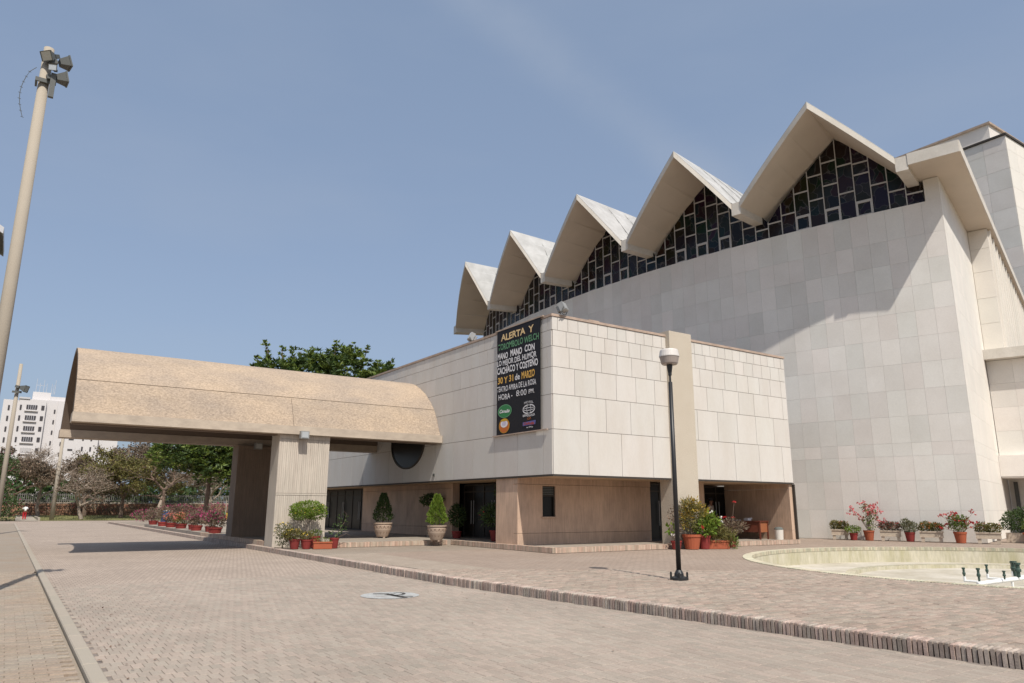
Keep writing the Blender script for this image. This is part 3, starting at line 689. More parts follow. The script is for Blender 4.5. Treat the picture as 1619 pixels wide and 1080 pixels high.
# roof
VA = [198.35, 191.56, 185.17, 178.43, 171.55, 164.3]     # valley and ridge directions at the eaves ...
AP = [195.45, 189.35, 183.15, 177.0, 170.6]
VW = [198.8, 192.2, 185.7, 179.1, 172.5, 165.6]           # ... and where they cross the wall
AW = [195.6, 189.1, 182.6, 176.0, 169.3]
def ang_at(front, wall, r, rf): return wall+(front-wall)*(r-RW)/(rf-RW) if r > RW else wall-(front-wall)*(RW-r)/14.6
ZV, ZB, ZA, TH = 17.38, 17.78, 21.26, .34
RV, RA_, RI = 70.85, 72.5, 54.0
hw = .22                                                 # half width of valley beam in degrees
for i in range(5):
    b = MB(); prof = []; iprof = []
    for k in range(9):
        t = k/8; u = 1-abs(2*t-1); s = u+.006*math.sin(math.pi*u)
        def lerp3(l, m, r): return l+(m-l)*2*t if t < .5 else m+(r-m)*(2*t-1)
        fa = lerp3(VA[i]-hw, AP[i], VA[i+1]+hw); wa = lerp3(VW[i]-hw, AW[i], VW[i+1]+hw)
        prof.append((fa, RV+(RA_-RV)*u, ZB+(ZA-ZB)*min(1, s))); iprof.append((wa-(fa-wa), RI, prof[-1][2]))
    K = len(prof); vs = []
    for (pp, dz) in ((prof, 0), (prof, TH), (iprof, 0), (iprof, TH)):
        for a, r, z in pp: vs.append(pol(a, r, z+dz))
    fs = []
    for j in range(K-1):
        fs += [(j, j+1, K+j+1, K+j), (j, 2*K+j, 2*K+j+1, j+1), (2*K+j, 3*K+j, 3*K+j+1, 2*K+j+1)]
    fs += [(0, K, 3*K, 2*K), (K-1, 3*K-1, 4*K-1, 2*K-1)]
    fold = b.add(vs, fs).build('roof_fold', 'soffit_paint', aud, fix=True)
    b = MB(); vs = []
    for (pp, dz, dr) in ((prof, TH+.004, .03), (prof, TH+.05, .03), (iprof, TH+.05, 0), (iprof, TH+.004, 0)):
        for a, r, z in pp: vs.append(pol(a, r+dr, z+dz))
    fs = [(K+j, K+j+1, 2*K+j+1, 2*K+j) for j in range(K-1)]+[(j, j+1, K+j+1, K+j) for j in range(K-1)]
    b.add(vs, fs).build('roof_sheet', 'roof_sheet', fold, fix=True)
    b = MB()                                             # white front fascia
    vs = [pol(a, r+.035, z+dz) for dz in (.0, TH+.0) for a, r, z in prof]+[pol(a, r+.002, z-.01) for a, r, z in prof]
    b.add(vs, [(j, j+1, K+j+1, K+j) for j in range(K-1)]+[(j, j+1, 2*K+j+1, 2*K+j) for j in range(K-1)]); b.build('fascia', 'white_concrete', fold)
    b = MB()
    for q in range(9):
        rr = RI+2+q*1.7
        for j in range(K-1):
            (aa, r_, za), (ab_, r2_, zb) = prof[j], prof[j+1]; ia, ib = iprof[j][0], iprof[j+1][0]
            aa = ia+(aa-ia)*(rr-RI)/(r_-RI); ab_ = ib+(ab_-ib)*(rr-RI)/(r2_-RI)
            if rr > min(r_, r2_): continue
            b.add([pol(aa, rr, za+TH+.052), pol(ab_, rr, zb+TH+.052), pol(ab_, rr, zb+TH+.10), pol(aa, rr, za+TH+.10), pol(aa, rr+.06, za+TH+.052), pol(ab_, rr+.06, zb+TH+.052), pol(ab_, rr+.06, zb+TH+.10), pol(aa, rr+.06, za+TH+.10)], [(0, 1, 2, 3), (7, 6, 5, 4), (3, 2, 6, 7)])
    b.build('roof_seam', 'roof_sheet', fold, kind='stuff')
for i in range(6):
    b = MB(); h2 = hw if i < 5 else .55
    aa, ac = VA[i]+hw, VA[i]-h2; ii = VW[i]-(VA[i]-VW[i])
    ring_ = [pol(a, r, z) for z in (ZV, ZB+TH-.02) for a, r in ((aa, RV-.01), (ac, RV-.01), (ii-hw, RI), (ii+hw, RI))]
    b.add(ring_, [(0, 1, 2, 3), (7, 6, 5, 4), (0, 4, 5, 1), (1, 5, 6, 2), (2, 6, 7, 3), (3, 7, 4, 0)])
    b.build('valley_beam', 'white_concrete', aud, fix=True)
# flat wing at the right end
b = MB(); N0 = Vector(pol(VA[0]+hw, RV-.02, 0)[:2]); nd = Vector((-math.cos(R_(199)), -math.sin(R_(199))))
T0 = Vector((34.35, 13.80)); e2 = T0+dv*38.5; e1 = N0+dv*35
b.add([(N0.x, N0.y, z) if k == 0 else (T0.x, T0.y, z) if k == 1 else (e2.x, e2.y, z) if k == 2 else (e1.x, e1.y, z) for z in (17.6, 18.15) for k in range(4)], [(0, 1, 2, 3), (7, 6, 5, 4), (0, 4, 5, 1), (1, 5, 6, 2), (2, 6, 7, 3), (3, 7, 4, 0)])
wing = b.build('roof_wing', 'soffit_paint', aud, fix=True)
def edge(p, q, off, z0, z1, m, nm):
    p = Vector(p); q = Vector(q); d = (q-p).normalized(); o = Vector((d.y, -d.x))*off; bb = MB()
    bb.add([(v.x, v.y, z) for z in (z0, z1) for v in (p, q, q+o, p+o)], [(3, 2, 1, 0), (4, 5, 6, 7), (0, 1, 5, 4), (1, 2, 6, 5), (2, 3, 7, 6), (3, 0, 4, 7)]); bb.build(nm, m, wing, fix=True)
edge(N0, T0, .04, 17.59, 18.17, 'white_concrete', 'fascia'); edge(T0, e2, .04, 17.59, 18.17, 'white_concrete', 'fascia')
# stained glass gable windows
COLS = 10
rowsets = [[.85], [1.15], [.82, 2.2], [1.55, 2.95], [.82, 2.2, 3.55], [1.5, 3.1], [.82, 2.35, 3.0], [1.55], [.95], [.6]]
sq = {2, 4, 6}
GR = RW-.12
for i in range(5):
    gl, gr, gm = VW[i], VW[i+1], AW[i] 
    lo, hi = gl-.08, gr+.08; fr = MB(); panes = []
    def topz(a):
        u = (gl-a)/(gl-gm) if a > gm else (a-gr)/(gm-gr); u = max(0, min(1, u)); base = ZB+(ZA-ZB)*min(1, max(0, (u-.055)/.945)+.006*math.sin(math.pi*u))
        return ZV if u < .055 else base
    for c in range(COLS):
        # gl > gr in degrees: viewed left-to-right the angle grows, so column 0 is the left one
        a_l = gr+(gl-gr)*c/COLS; a_r = gr+(gl-gr)*(c+1)/COLS
        tl, tr_ = topz(a_l+.0), topz(a_r-.0)
        e = .045/RW*57.3
        fr.add([pol(a, r, z) for z in (HW, max(topz(a_l), HW+.3)) for a, r in ((a_l-e*.5, GR+.05), (a_l+e*.5, GR+.05), (a_l+e*.5, GR-.05), (a_l-e*.5, GR-.05))], [(4, 5, 6, 7), (0, 1, 5, 4), (1, 2, 6, 5), (2, 3, 7, 6), (3, 0, 4, 7)])
        zs = [HW]+[HW+z for z in rowsets[c] if HW+z < max(tl, tr_)-.15]+[None]
        for r in range(len(zs)-1):
            z0 = zs[r]; z1 = zs[r+1]
            zl = min(tl, z1) if z1 else tl; zr_ = min(tr_, z1) if z1 else tr_
            if zl <= z0+.02 and zr_ <= z0+.02: continue
            zl = max(zl, z0+.01); zr_ = max(zr_, z0+.01)
            panes.append([pol(a_l+e*.4, GR, z0), pol(a_r-e*.4, GR, z0), pol(a_r-e*.4, GR, zr_), pol(a_l+e*.4, GR, zl)])
            if z1:
                t_ = .035
                fr.add([pol(a, rr, z) for z in (z1-t_, z1+t_) for a, rr in ((a_l+e*.5, GR+.045), (a_r-e*.5, GR+.045), (a_r-e*.5, GR-.045), (a_l+e*.5, GR-.045))], [(3, 2, 1, 0), (4, 5, 6, 7), (0, 1, 5, 4), (2, 3, 7, 6)])
            if r == 0 and c in sq and z1:                # opening light with its own thick frame
                for (p, q, s0, s1) in ((a_l+e*.5, a_l+e*2, z0, z1-t_), (a_r-e*2, a_r-e*.5, z0, z1-t_), (a_l+e*2, a_r-e*2, z0, z0+.07), (a_l+e*2, a_r-e*2, z1-t_-.07, z1-t_)):
                    fr.add([pol(a, rr, z) for z in (s0, s1) for a, rr in ((p, GR+.06), (q, GR+.06), (q, GR-.0), (p, GR-.0))], [(3, 2, 1, 0), (4, 5, 6, 7), (0, 1, 5, 4), (1, 2, 6, 5), (3, 0, 4, 7)])
    wf = fr.build('window', 'frame_grey', aud, fix=False)
    for p in panes:
        MB().add(p, [(0, 1, 2, 3)]).build('pane', 'stained_glass', wf)
# ceiling mass behind the glass so that it stays dark
b = MB(); b.add([pol(a, RW-1.2, z) for z in (HW-2, 17.3) for a in ang], [(i, i+1, n+2+i, n+1+i) for i in range(n)])
# ------------------------------------------------------------------ stage tower
tw_ = thing('stage_tower', 'tall plain pale stone stage tower rising behind the auditorium corner', 'tower', (0, 0, 0))
TX, TY, TZ = 72.0, 25.0, 35.2
MB().box(TX, TX+30, TY, TY+22, 0, TZ).build('wall_core', 'marble_joint', tw_)
st = MB(); st2 = MB()
for j in range(19):
    z0 = j*1.88
    for i in range(11): st.box(TX-.04, TX-.002, TY+i*1.9+.008, TY+(i+1)*1.9-.008, z0+.008, min(z0+1.872, TZ-.02))
    for i in range(15): st2.box(TX-.03+i*1.97+.008, TX-.03+(i+1)*1.97-.008, TY-.04, TY-.002, z0+.008, min(z0+1.872, TZ-.02))
st.build('wall_panel', 'marble', tw_, kind='stuff'); st2.build('front_panel', 'marble_warm', tw_, kind='stuff')
b = MB(); b.box(TX-.16, TX+30, TY-.16, TY+.14, TZ, TZ+.2); b.box(TX-.16, TX+.14, TY+.14, TY+22, TZ, TZ+.2); b.build('coping', 'dark_trim', tw_)
b = MB(); b.box(TX+1.7, TX+20, TY+1.8, TY+24, TZ, TZ+2.5); b.build('upper_block', 'marble', tw_)
b = MB(); b.box(TX+1.5, TX+20.2, TY+1.6, TY+24.2, TZ+2.5, TZ+2.7); b.build('coping', 'coping', tw_)
MB().box(TX+2.6, TX+4.6, TY-.14, TY-.045, 27.5, 30.2).build('vent', 'dark_trim', tw_)

# ------------------------------------------------------------------ banner
ban = thing('event_banner', 'black hand-painted event banner hung beside the corner of the foyer block', 'banner', (CXX-.06, 23.1, 8.15))
BWd, BH = 2.82, 4.05
q = MB(); NX, NZ = 14, 14; vs = []
for j in range(NZ+1):
    for i in range(NX+1):
        u, v = i/NX, j/NZ; sag = .008*math.sin(u*14+v*3)*math.sin(math.pi*v)
        vs.append((-.02+sag*.4, -BWd*u, -BH*v))
q.add(vs, [(j*(NX+1)+i, (j+1)*(NX+1)+i, (j+1)*(NX+1)+i+1, j*(NX+1)+i+1) for j in range(NZ) for i in range(NX)]); q.build('cloth', 'banner_black', ban)
q = MB(); q.box(-.03, .03, -BWd-.15, .12, -.03, .02); q.box(-.03, .03, -BWd-.35, .28, -BH-.04, -BH); q.build('rail', 'rusty' if False else 'coping', ban)
BM = Matrix(((0, 0, -1), (-1, 0, 0), (0, 1, 0))).to_4x4()
def text(s, u0, u1, base, h, m, shear=0., parent=ban, ow=.012, name='lettering', xx=-.031):
    cu = bpy.data.curves.new('lettering', 'FONT'); cu.body = s; cu.size = 1; cu.extrude = .0; cu.offset = ow; cu.shear = shear; cu.resolution_u = 3
    o = bpy.data.objects.new('tmp_text', cu); COL.objects.link(o); bpy.context.view_layer.update()
    me = bpy.data.meshes.new_from_object(o); bpy.data.objects.remove(o)
    xs = [v.co.x for v in me.vertices]; ys = [v.co.y for v in me.vertices]
    x0, x1 = min(xs), max(xs); y1 = max(ys); W_ = (u1-u0)*BWd; H_ = h*BH; capy = .70
    for v in me.vertices:
        x = (v.co.x-x0)/(x1-x0)*W_; y = v.co.y/capy*H_
        y += .012*math.sin(x*9)
        v.co = (xx, -(u0*BWd+x), -base*BH+y)
    me.materials.append(MATS[m]); ob = put(name, me, parent); return ob
text('ALERTA  Y', .10, .86, .112, .060, 'paint_cream', ow=.03)
text('TOROMBOLO WELCH', .03, .97, .198, .058, 'paint_green', ow=.015)
text('MANO', .02, .27, .286, .056, 'paint_white', ow=.03); text('MANO', .33, .60, .284, .058, 'paint_white', ow=.04); text('CON', .66, .88, .282, .058, 'paint_white', ow=.03)
text('LO MEJOR DEL HUMOR', .01, .92, .350, .050, 'paint_white', ow=.02)
text('CACHACO Y COSTEÑO', .01, .95, .428, .060, 'paint_white', ow=.03)
text('30 Y 31', .03, .40, .520, .058, 'paint_gold', ow=.03); text('de', .44, .55, .520, .055, 'paint_white', ow=.02); text('MARZO', .59, .88, .522, .062, 'paint_gold', ow=.03)
text('TEATRO AMIRA DE LA ROSA', .01, .91, .598, .050, 'paint_white', ow=.01)
text('HORA -', .05, .38, .675, .052, 'paint_white', ow=.01); text('8:00', .47, .70, .672, .054, 'paint_white', ow=.0); text('PM.', .75, .87, .670, .038, 'paint_white', ow=.015)
def disc(u, v, ru, rv, m, x=-.031, inner=0, a0=0, a1=360):
    k = 32; P = []
    for i in range(k+1):
        a = R_(a0+(a1-a0)*i/k); P.append((x, -(u+ru*math.cos(a))*BWd, -(v-rv*math.sin(a))*BH))
    if inner:
        Q = [(x, -(u+(ru-inner)*math.cos(R_(a0+(a1-a0)*i/k)))*BWd, -(v-(rv-inner*.7)*math.sin(R_(a0+(a1-a0)*i/k)))*BH) for i in range(k+1)]
        MB().add(P+Q, [(i, i+1, k+2+i, k+1+i) for i in range(k)]).build('emblem', m, ban)
    else: MB().add(P, [tuple(range(k+1))]).build('emblem', m, ban)
disc(.20, .785, .165, .062, 'paint_green', -.0310); disc(.20, .785, .150, .055, 'logo_green', -.0325)
text('Canelle', .08, .32, .800, .030, 'paint_white', .3, ow=.03, xx=-.0375)
disc(.19, .92, .125, .068, 'logo_yellow', -.0310); disc(.19, .922, .115, .062, 'logo_orange', -.0325); disc(.19, .902, .085, .034, 'paint_white', -.0340); disc(.19, .900, .05, .020, 'logo_lilac', -.0355); disc(.19, .868, .08, .012, 'logo_yellow', -.0360)
text('HOTEL', .65, .85, .756, .020, 'paint_white', ow=.0); disc(.75, .806, .135, .043, 'paint_white', -.031, .014); disc(.75, .806, .135, .014, 'paint_white', -.031, .008); disc(.75, .806, .05, .043, 'paint_white', -.031, .008)
text('BARRANQUILLA PLAZA', .62, .88, .870, .020, 'paint_white', ow=.02); text('C.I.P.', .72, .80, .900, .018, 'logo_orange', ow=.02)
MB().add([(-.033, -.62*BWd, -.918*BH), (-.033, -.90*BWd, -.912*BH), (-.033, -.89*BWd, -.948*BH), (-.033, -.62*BWd, -.950*BH)], [(0, 1, 2, 3)]).build('emblem', 'logo_blue', ban)
text('Cadivilla', .64, .87, .943, .022, 'logo_red', .2, ow=.03, xx=-.0375)
text('su alivio', .70, .84, .972, .012, 'paint_white', ow=.02)

# ------------------------------------------------------------------ floodlights on the parapet
def roof_flood(loc, rz, lb):
    t = thing('floodlight', lb, 'floodlight', loc, rz, 'floodlights on the building')
    mt = Matrix.Rotation(R_(-25), 4, 'X')
    q = MB(); q.box(-.17, .17, -.20, .0, .10, .42, mt); q.box(-.10, .10, .0, .10, .16, .36, mt)
    [q.box(-.15, .15, .1, .12, .14+i*.05, .16+i*.05, mt) for i in range(5)]; q.build('housing', 'steel_grey', t)
    MB().box(-.14, .14, -.215, -.202, .13, .39, mt).build('lens', 'reflector', t)
    q = MB(); q.tube([(-.21, -.1, .24), (-.21, 0, .05), (0, 0, 0), (.21, 0, .05), (.21, -.1, .24)], .015, 5); q.build('yoke', 'housing', t)
    return t
roof_flood((15.55, 19.62, Z1+.09), .5, 'grey floodlight tilted up on the corner of the foyer parapet')
roof_flood((15.25, 25.5, Z1+.09), -1.9, 'pale floodlight tipped over on the parapet left of the banner')

# ------------------------------------------------------------------ lamp post
t = thing('street_lamp', 'black iron lamp post with a shallow white drum lantern on the plaza', 'street lamp', (11.76, 11.09, 0))
q = MB().lathe([(.19, 0), (.19, .05), (.10, .08), (.095, .13), (.056, .20)], n=20)
for i in range(4):
    a = math.pi/4+i*math.pi/2; q.lathe([(.022, .05), (.022, .15), (.0, .17)], (.165*math.cos(a), .165*math.sin(a), 0), 6)
q.build('base', 'black_iron', t)
q = MB().lathe([(.052, .18), (.043, 4.16)], n=18); q.build('pole', 'black_iron', t, smooth=True)
q = MB().lathe([(.022, 4.14), (.022, 4.30), (.038, 4.31), (.04, 4.36), (.062, 4.5), (.065, 4.55)], n=14); q.build('neck', 'black_iron', t)
q = MB().lathe([(.11, 4.552), (.165, 4.552), (.185, 4.58), (.215, 4.72)], n=26); q.build('lens', 'lamp_lens', t)
q = MB().lathe([(.222, 4.722), (.222, 4.742), (.200, 4.86), (.185, 4.885), (.0, 4.895)], n=26, caps=False); q.build('cap', 'lamp_white', t)

# ------------------------------------------------------------------ tall concrete poles
def head(parent, mats=('housing', 'reflector'), sz=1., ang=0, loc=(0, 0, 0), tilt=35):
    mt = Matrix.Translation(loc) @ Matrix.Rotation(ang, 4, 'Z') @ Matrix.Rotation(R_(tilt), 4, 'Y') @ Matrix.Scale(sz, 4)
    q = MB(); f = [(.02, -.12, -.09), (.02, .12, -.09), (.02, .12, .09), (.02, -.12, .09)]; r = [(.30, -.22, -.17), (.30, .22, -.17), (.30, .22, .17), (.30, -.22, .17)]
    q.add([mt @ Vector(p) for p in f+r], [(3, 2, 1, 0), (0, 1, 5, 4), (1, 2, 6, 5), (2, 3, 7, 6), (3, 0, 4, 7)]); q.box(-.25, -.05, -.09, .09, -.07, .07, mt)
    h = q.build('lamp_head', mats[0], parent)
    q = MB(); q.box(.30, .315, -.22, .22, -.17, .17, mt); q.build('lens', mats[1], h)
    q = MB(); q.box(.28, .325, -.235, -.2, -.18, .18, mt); q.box(.28, .325, .2, .235, -.18, .18, mt); q.box(.28, .325, -.2, .2, .16, .185, mt); q.box(.28, .325, -.2, .2, -.185, -.16, mt); q.build('rim', 'housing', h)
    return h
t = thing('light_pole', 'tall tapering concrete pole crowned with floodlights at the left edge', 'light pole', (-.44, 15.6, 0), 0, 'concrete light poles')
q = MB().lathe([(.125, -.2), (.088, 10.22)], n=20); q.build('pole', 'pole_concrete', t, smooth=True)
q = MB(); q.box(-.14, .20, -.14, -.105, 9.42, 9.5); q.box(-.14, -.105, -.104, .13, 9.42, 9.5); q.box(.105, .14, -.104, .13, 9.42, 9.5); q.box(.10, .19, -.22, -.142, 9.12, 9.62); q.build('bracket', 'rusty' if False else 'housing', t)
head(t, ang=R_(10), loc=(.19, -.12, 9.92), tilt=-20, sz=.60); head(t, ang=R_(5), loc=(.18, -.15, 9.56), tilt=-15, sz=.60); head(t, ang=R_(225), loc=(.08, -.15, 10.0), tilt=30, sz=.52); head(t, ang=R_(-110), loc=(.14, -.22, 9.70), tilt=10, sz=.32)
q = MB(); pts = [(-.15, -.1, 9.7)]+[(-.2-.14*math.sin(k/9*math.pi*.9), -.1, 9.7-k*.12) for k in range(1, 10)]; q.tube(pts, .006, 5)
for p in pts[1:]: q.tube([(p[0]-.025, p[1], p[2]), (p[0]+.025, p[1], p[2]-.01)], .005, 4)
q.build('cable', 'housing', t)
def small_pole(x, y, h, r0, lb, hd=True):
    t = thing('light_pole', lb, 'light pole', (x, y, 0), 0, 'concrete light poles')
    MB().lathe([(r0, -.3), (r0*.62, h)], n=12).build('pole', 'pole_concrete', t, smooth=True)
    if hd:
        q = MB(); q.box(-.24, .24, -.25, -.18, h-1.78, h-1.66); q.build('bracket', 'housing', t)
        head(t, ang=R_(-25), loc=(.15, -.25, h-1.45), tilt=15, sz=1.1)
small_pole(-.30, 52, 9.75, .15, 'thinner concrete pole with one floodlight near the left edge')
small_pole(4.45, 97.5, 9.3, .24, 'short bare concrete pole standing in the lawn', False)

# ------------------------------------------------------------------ painted disc in the road
t = thing('road_marking', 'round grey-white painted sign on the road with a dark figure', 'road marking', (6.12, 13.0, ROADZ+.006))
k = 32; MB().add([(.54*math.cos(2*math.pi*i/k), .54*math.sin(2*math.pi*i/k), 0) for i in range(k)], [tuple(range(k))]).build('disc', 'road_paint', t)
q = MB()
def stroke(pts, w_):
    pts = [Vector((x, y, .004)) for x, y in pts]
    for a_, b_ in zip(pts[:-1], pts[1:]):
        d = (b_-a_).normalized(); o = Vector((-d.y, d.x, 0))*w_; q.add([a_-o, b_-o, b_+o, a_+o], [(0, 1, 2, 3)])
# figure reads from the camera side: rotate strokes to the view direction
ca, sa = math.cos(-YAW), math.sin(-YAW)
def RR(p): return (p[0]*ca-p[1]*sa, p[0]*sa+p[1]*ca)
stroke([RR(p) for p in ((-.35, .18), (-.05, .20))], .05); stroke([RR(p) for p in ((-.05, .20), (.05, -.02), (.35, -.40))], .055); stroke([RR((.12+.11*math.cos(a), .2+.2*math.sin(a))) for a in [i*math.pi/6-2 for i in range(10)]], .03); stroke([RR(p) for p in ((-.1, .05), (.2, -.12), (.45, -.2))], .03)
q.build('figure', 'road_paint_dark', t)

# ------------------------------------------------------------------ plants
def rnd_dir(zmin=-1):
    while True:
        v = Vector((random.uniform(-1, 1), random.uniform(-1, 1), random.uniform(-1, 1)))
        if .05 < v.length < 1 and v.normalized().z > zmin: return v.normalized()
def leaves(parent, name, m, blobs, n, l, wd, shell=.5, kind='stuff', up_=.25):
    q = MB(); tot = sum(bb[3]*bb[4]*bb[5] for bb in blobs)
    for (x, y, z, rx, ry, rz) in [tuple(bb) for bb in blobs]:
        k = max(4, int(n*rx*ry*rz/tot))
        for _ in range(k):
            d = rnd_dir(); r = shell+(1-shell)*random.random()**.6; r *= 1+.10*noise.noise(d*3+Vector((x, y, z)))
            p = Vector((x+d.x*rx*r, y+d.y*ry*r, z+d.z*rz*r)); dd = (d*.8+rnd_dir()*.7+Vector((0, 0, up_)))
            q.leafq(p, dd, l*random.uniform(.6, 1.3), wd*random.uniform(.7, 1.2))
    o = q.build(name, m, parent, kind=kind); return o
def flowers(parent, m, pts, r, name='flower'):
    q = MB()
    for p in pts:
        for k in range(5):
            a = k*2*math.pi/5+random.random(); d = Vector((math.cos(a), math.sin(a), random.uniform(-.2, .6))); d.rotate(rnd_dir().to_track_quat('Z', 'Y')) if random.random() < .7 else None
            q.leafq(Vector(p), d, r*1.1, r*.9)
    return q.build(name, m, parent, kind='stuff')
def stems(parent, pts_list, r, m='bark', name='stem'):
    q = MB()
    for pts in pts_list: q.tube(pts, [r*(1-.6*i/(len(pts)-1)) for i in range(len(pts))], 5)
    return q.build(name, m, parent)
def pot(parent, r, h, m, n=18, rim=True):
    prof = [(r*.72, 0), (r*.95, h*.82), (r*1.02, h*.84), (r*1.04, h), (r*.93, h), (r*.90, h*.9)] if rim else [(r*.8, 0), (r, h), (r*.93, h), (r*.9, h*.9)]
    q = MB().lathe(prof, n=n, caps=False); k = len(prof); q.f.append(tuple(range(n-1, -1, -1))); q.build('pot', m, parent, smooth=False)
    MB().lathe([(r*.9, h*.88), (0.001, h*.9)], n=n, caps=False).build('soil', 'soil', parent)
def potted(label, loc, r, h, pm_, fm, blobs, n, l, wd, fl=None, group=None, shell=.3, stem_=None, name='potted_plant', cat='potted plant'):
    t = thing(name, label, cat, loc, random.uniform(0, 6.28) if False else 0, group); pot(t, r, h, pm_)
    leaves(t, 'foliage', fm, blobs, n, l, wd, shell)
    if stem_: stems(t, stem_, .012)
    for (m, c, rr, zone) in (fl or []):
        pts = []
        for _ in range(c):
            bb = random.choice(blobs); d = rnd_dir(-.1); pts.append((bb[0]+d.x*bb[3]*1.02, bb[1]+d.y*bb[4]*1.02, bb[2]+d.z*bb[5]*1.02))
        flowers(t, m, pts, rr)
    return t
def trough(parent, L, dep, h):
    q = MB(); q.box(-L/2, L/2, -dep/2, dep/2, h*.42, h*.52); q.box(-L/2-.02, L/2+.02, -dep/2-.02, dep/2+.02, h*.88, h); q.box(-L/2+.01, L/2-.01, -dep/2+.01, dep/2-.01, h*.52, h*.88); q.build('trough', 'stone_planter', parent)
    for sx in (-1, 1): MB().box(sx*(L/2-.12)-.07, sx*(L/2-.12)+.07, -dep/2+.03, dep/2-.03, 0, h*.418).build('foot', 'stone_planter', parent)
# row of planters along the curved wall (photo left to right)
def at_wall(px, off=.55):                                  # azimuth of a photograph column met with a line just in front of the wall
    a = YAW+math.atan((px-809.5)/1147.45/math.cos(PITCH)*1.0)
    # intersect ray with circle radius RW+off
    d = Vector((math.sin(a), math.cos(a))); o = -CA; bb = d.dot(o); cc = o.dot(o)-(RW+off)**2; tt = -bb-math.sqrt(bb*bb-cc); return d*tt, a
def trpl(px, lb, fm, fl, L=.95, seed=0):
    random.seed(100+px); p, a = at_wall(px); t = thing('stone_planter', lb, 'planter', (p.x, p.y, 0), -a+.0, 'planters along the auditorium wall'); trough(t, L, .34, .48)
    leaves(t, 'foliage', fm, [(-L*.22, 0, .66, L*.32, .22, .24), (L*.2, 0, .64, L*.34, .22, .22)], 1300, .08, .045, .25)
    for (m, c, r) in fl: flowers(t, m, [(random.uniform(-L*.5, L*.5), random.uniform(-.22, .22), random.uniform(.58, .88)) for _ in range(c)], r)
    return t
trpl(1300, 'stone trough of reddish-olive leaves, nearest the foyer block', 'leaf_olive', [('flower_coral', 14, .03)], .78)
trpl(1375, 'stone trough of low dusky red flowers between the pink bush and the purple pot', 'leaf_dry', [('flower_red', 60, .035), ('flower_coral', 25, .03)], .9)
trpl(1436, 'stone trough with orange flowers on its right half', 'leaf_olive', [('flower_orange', 30, .045)], .95)
trpl(1521, 'stone trough at the wall corner with a twig rising at its left end', 'leaf_olive', [('flower_red', 18, .03)], .95)
def potw(px, lb, r, h, pm_, fm, blobs, n, l, wd, fl=None, stem_=None, off=.5):
    random.seed(200+px); p, a = at_wall(px, off); t = potted(lb, (p.x, p.y, 0), r, h, pm_, fm, blobs, n, l, wd, fl, 'planters along the auditorium wall', .2, stem_); t.rotation_euler.z = -a; return t
potw(1320, 'small dark red pot with a bright green leafy mound', .19, .33, 'red_pot', 'leaf_bright', [(0, 0, .48, .36, .3, .18)], 700, .08, .03, off=.75)
def branchy(parent, specs, r, m='bark_pale'):
    return stems(parent, specs, r, m, 'branch')
t = potw(1343, 'terracotta pot holding a tall sparse bush with pink blossoms', .24, .46, 'terracotta', 'leaf_green', [(.0, 0, .95, .22, .2, .3), (.25, 0, 1.15, .25, .2, .25), (-.05, 0, 1.5, .22, .18, .2), (.1, 0, .7, .2, .2, .25)], 420, .085, .05, off=.7)
tips = [(-.75, .05, 1.45), (-.5, -.1, 1.2), (-.25, .1, 1.0), (-.12, 0, 1.72), (.08, .1, 1.6), (.2, -.1, 1.4), (.38, .05, 1.6), (.5, 0, 1.3), (.42, .1, 1.05), (.55, -.1, .95), (.1, -.15, 1.25), (0, .1, 1.4)]
branchy(t, [[(0, 0, .4), (x*.35, y*.4, .4+(z-.4)*.5), (x, y, z)] for x, y, z in tips], .016)
random.seed(31); flowers(t, 'flower_pink', [(x+random.gauss(0, .09), y+random.gauss(0, .07), z+random.gauss(0, .07)) for x, y, z in tips for _ in range(9)], .075)
potw(1404, 'dark red pot with a light green bushy shrub', .22, .42, 'red_pot', 'leaf_sage', [(0, 0, .65, .36, .3, .27), (-.12, 0, .85, .2, .2, .18)], 900, .085, .045, off=.6)
t = potw(1479, 'round terracotta pot holding a spreading bush with red flowers', .26, .48, 'terracotta', 'leaf_green', [(0, 0, .72, .42, .3, .18), (-.15, 0, .95, .3, .25, .25), (.1, 0, 1.0, .3, .2, .2)], 850, .09, .05, off=.75)
tips = [(-.65, 0, 1.2), (-.5, .1, .8), (-.3, 0, 1.3), (-.2, -.1, 1.05), (-.05, .1, 1.25), (.1, 0, .95), (.3, .1, .9), (.45, -.05, .85), (.62, 0, 1.35), (.65, 0, .8), (-.7, 0, .65), (.2, .1, .75)]
branchy(t, [[(0, 0, .4), (x*.4, y*.4, .4+(z-.4)*.5), (x, y, z)] for x, y, z in tips], .014)
random.seed(32); flowers(t, 'flower_red', [(x+random.gauss(0, .09), y+random.gauss(0, .07), z+random.gauss(0, .06)) for x, y, z in tips for _ in range(6)], .065); flowers(t, 'flower_coral', [(x+random.gauss(0, .1), y+random.gauss(0, .07), z+random.gauss(0, .06)) for x, y, z in tips[:7] for _ in range(3)], .045)
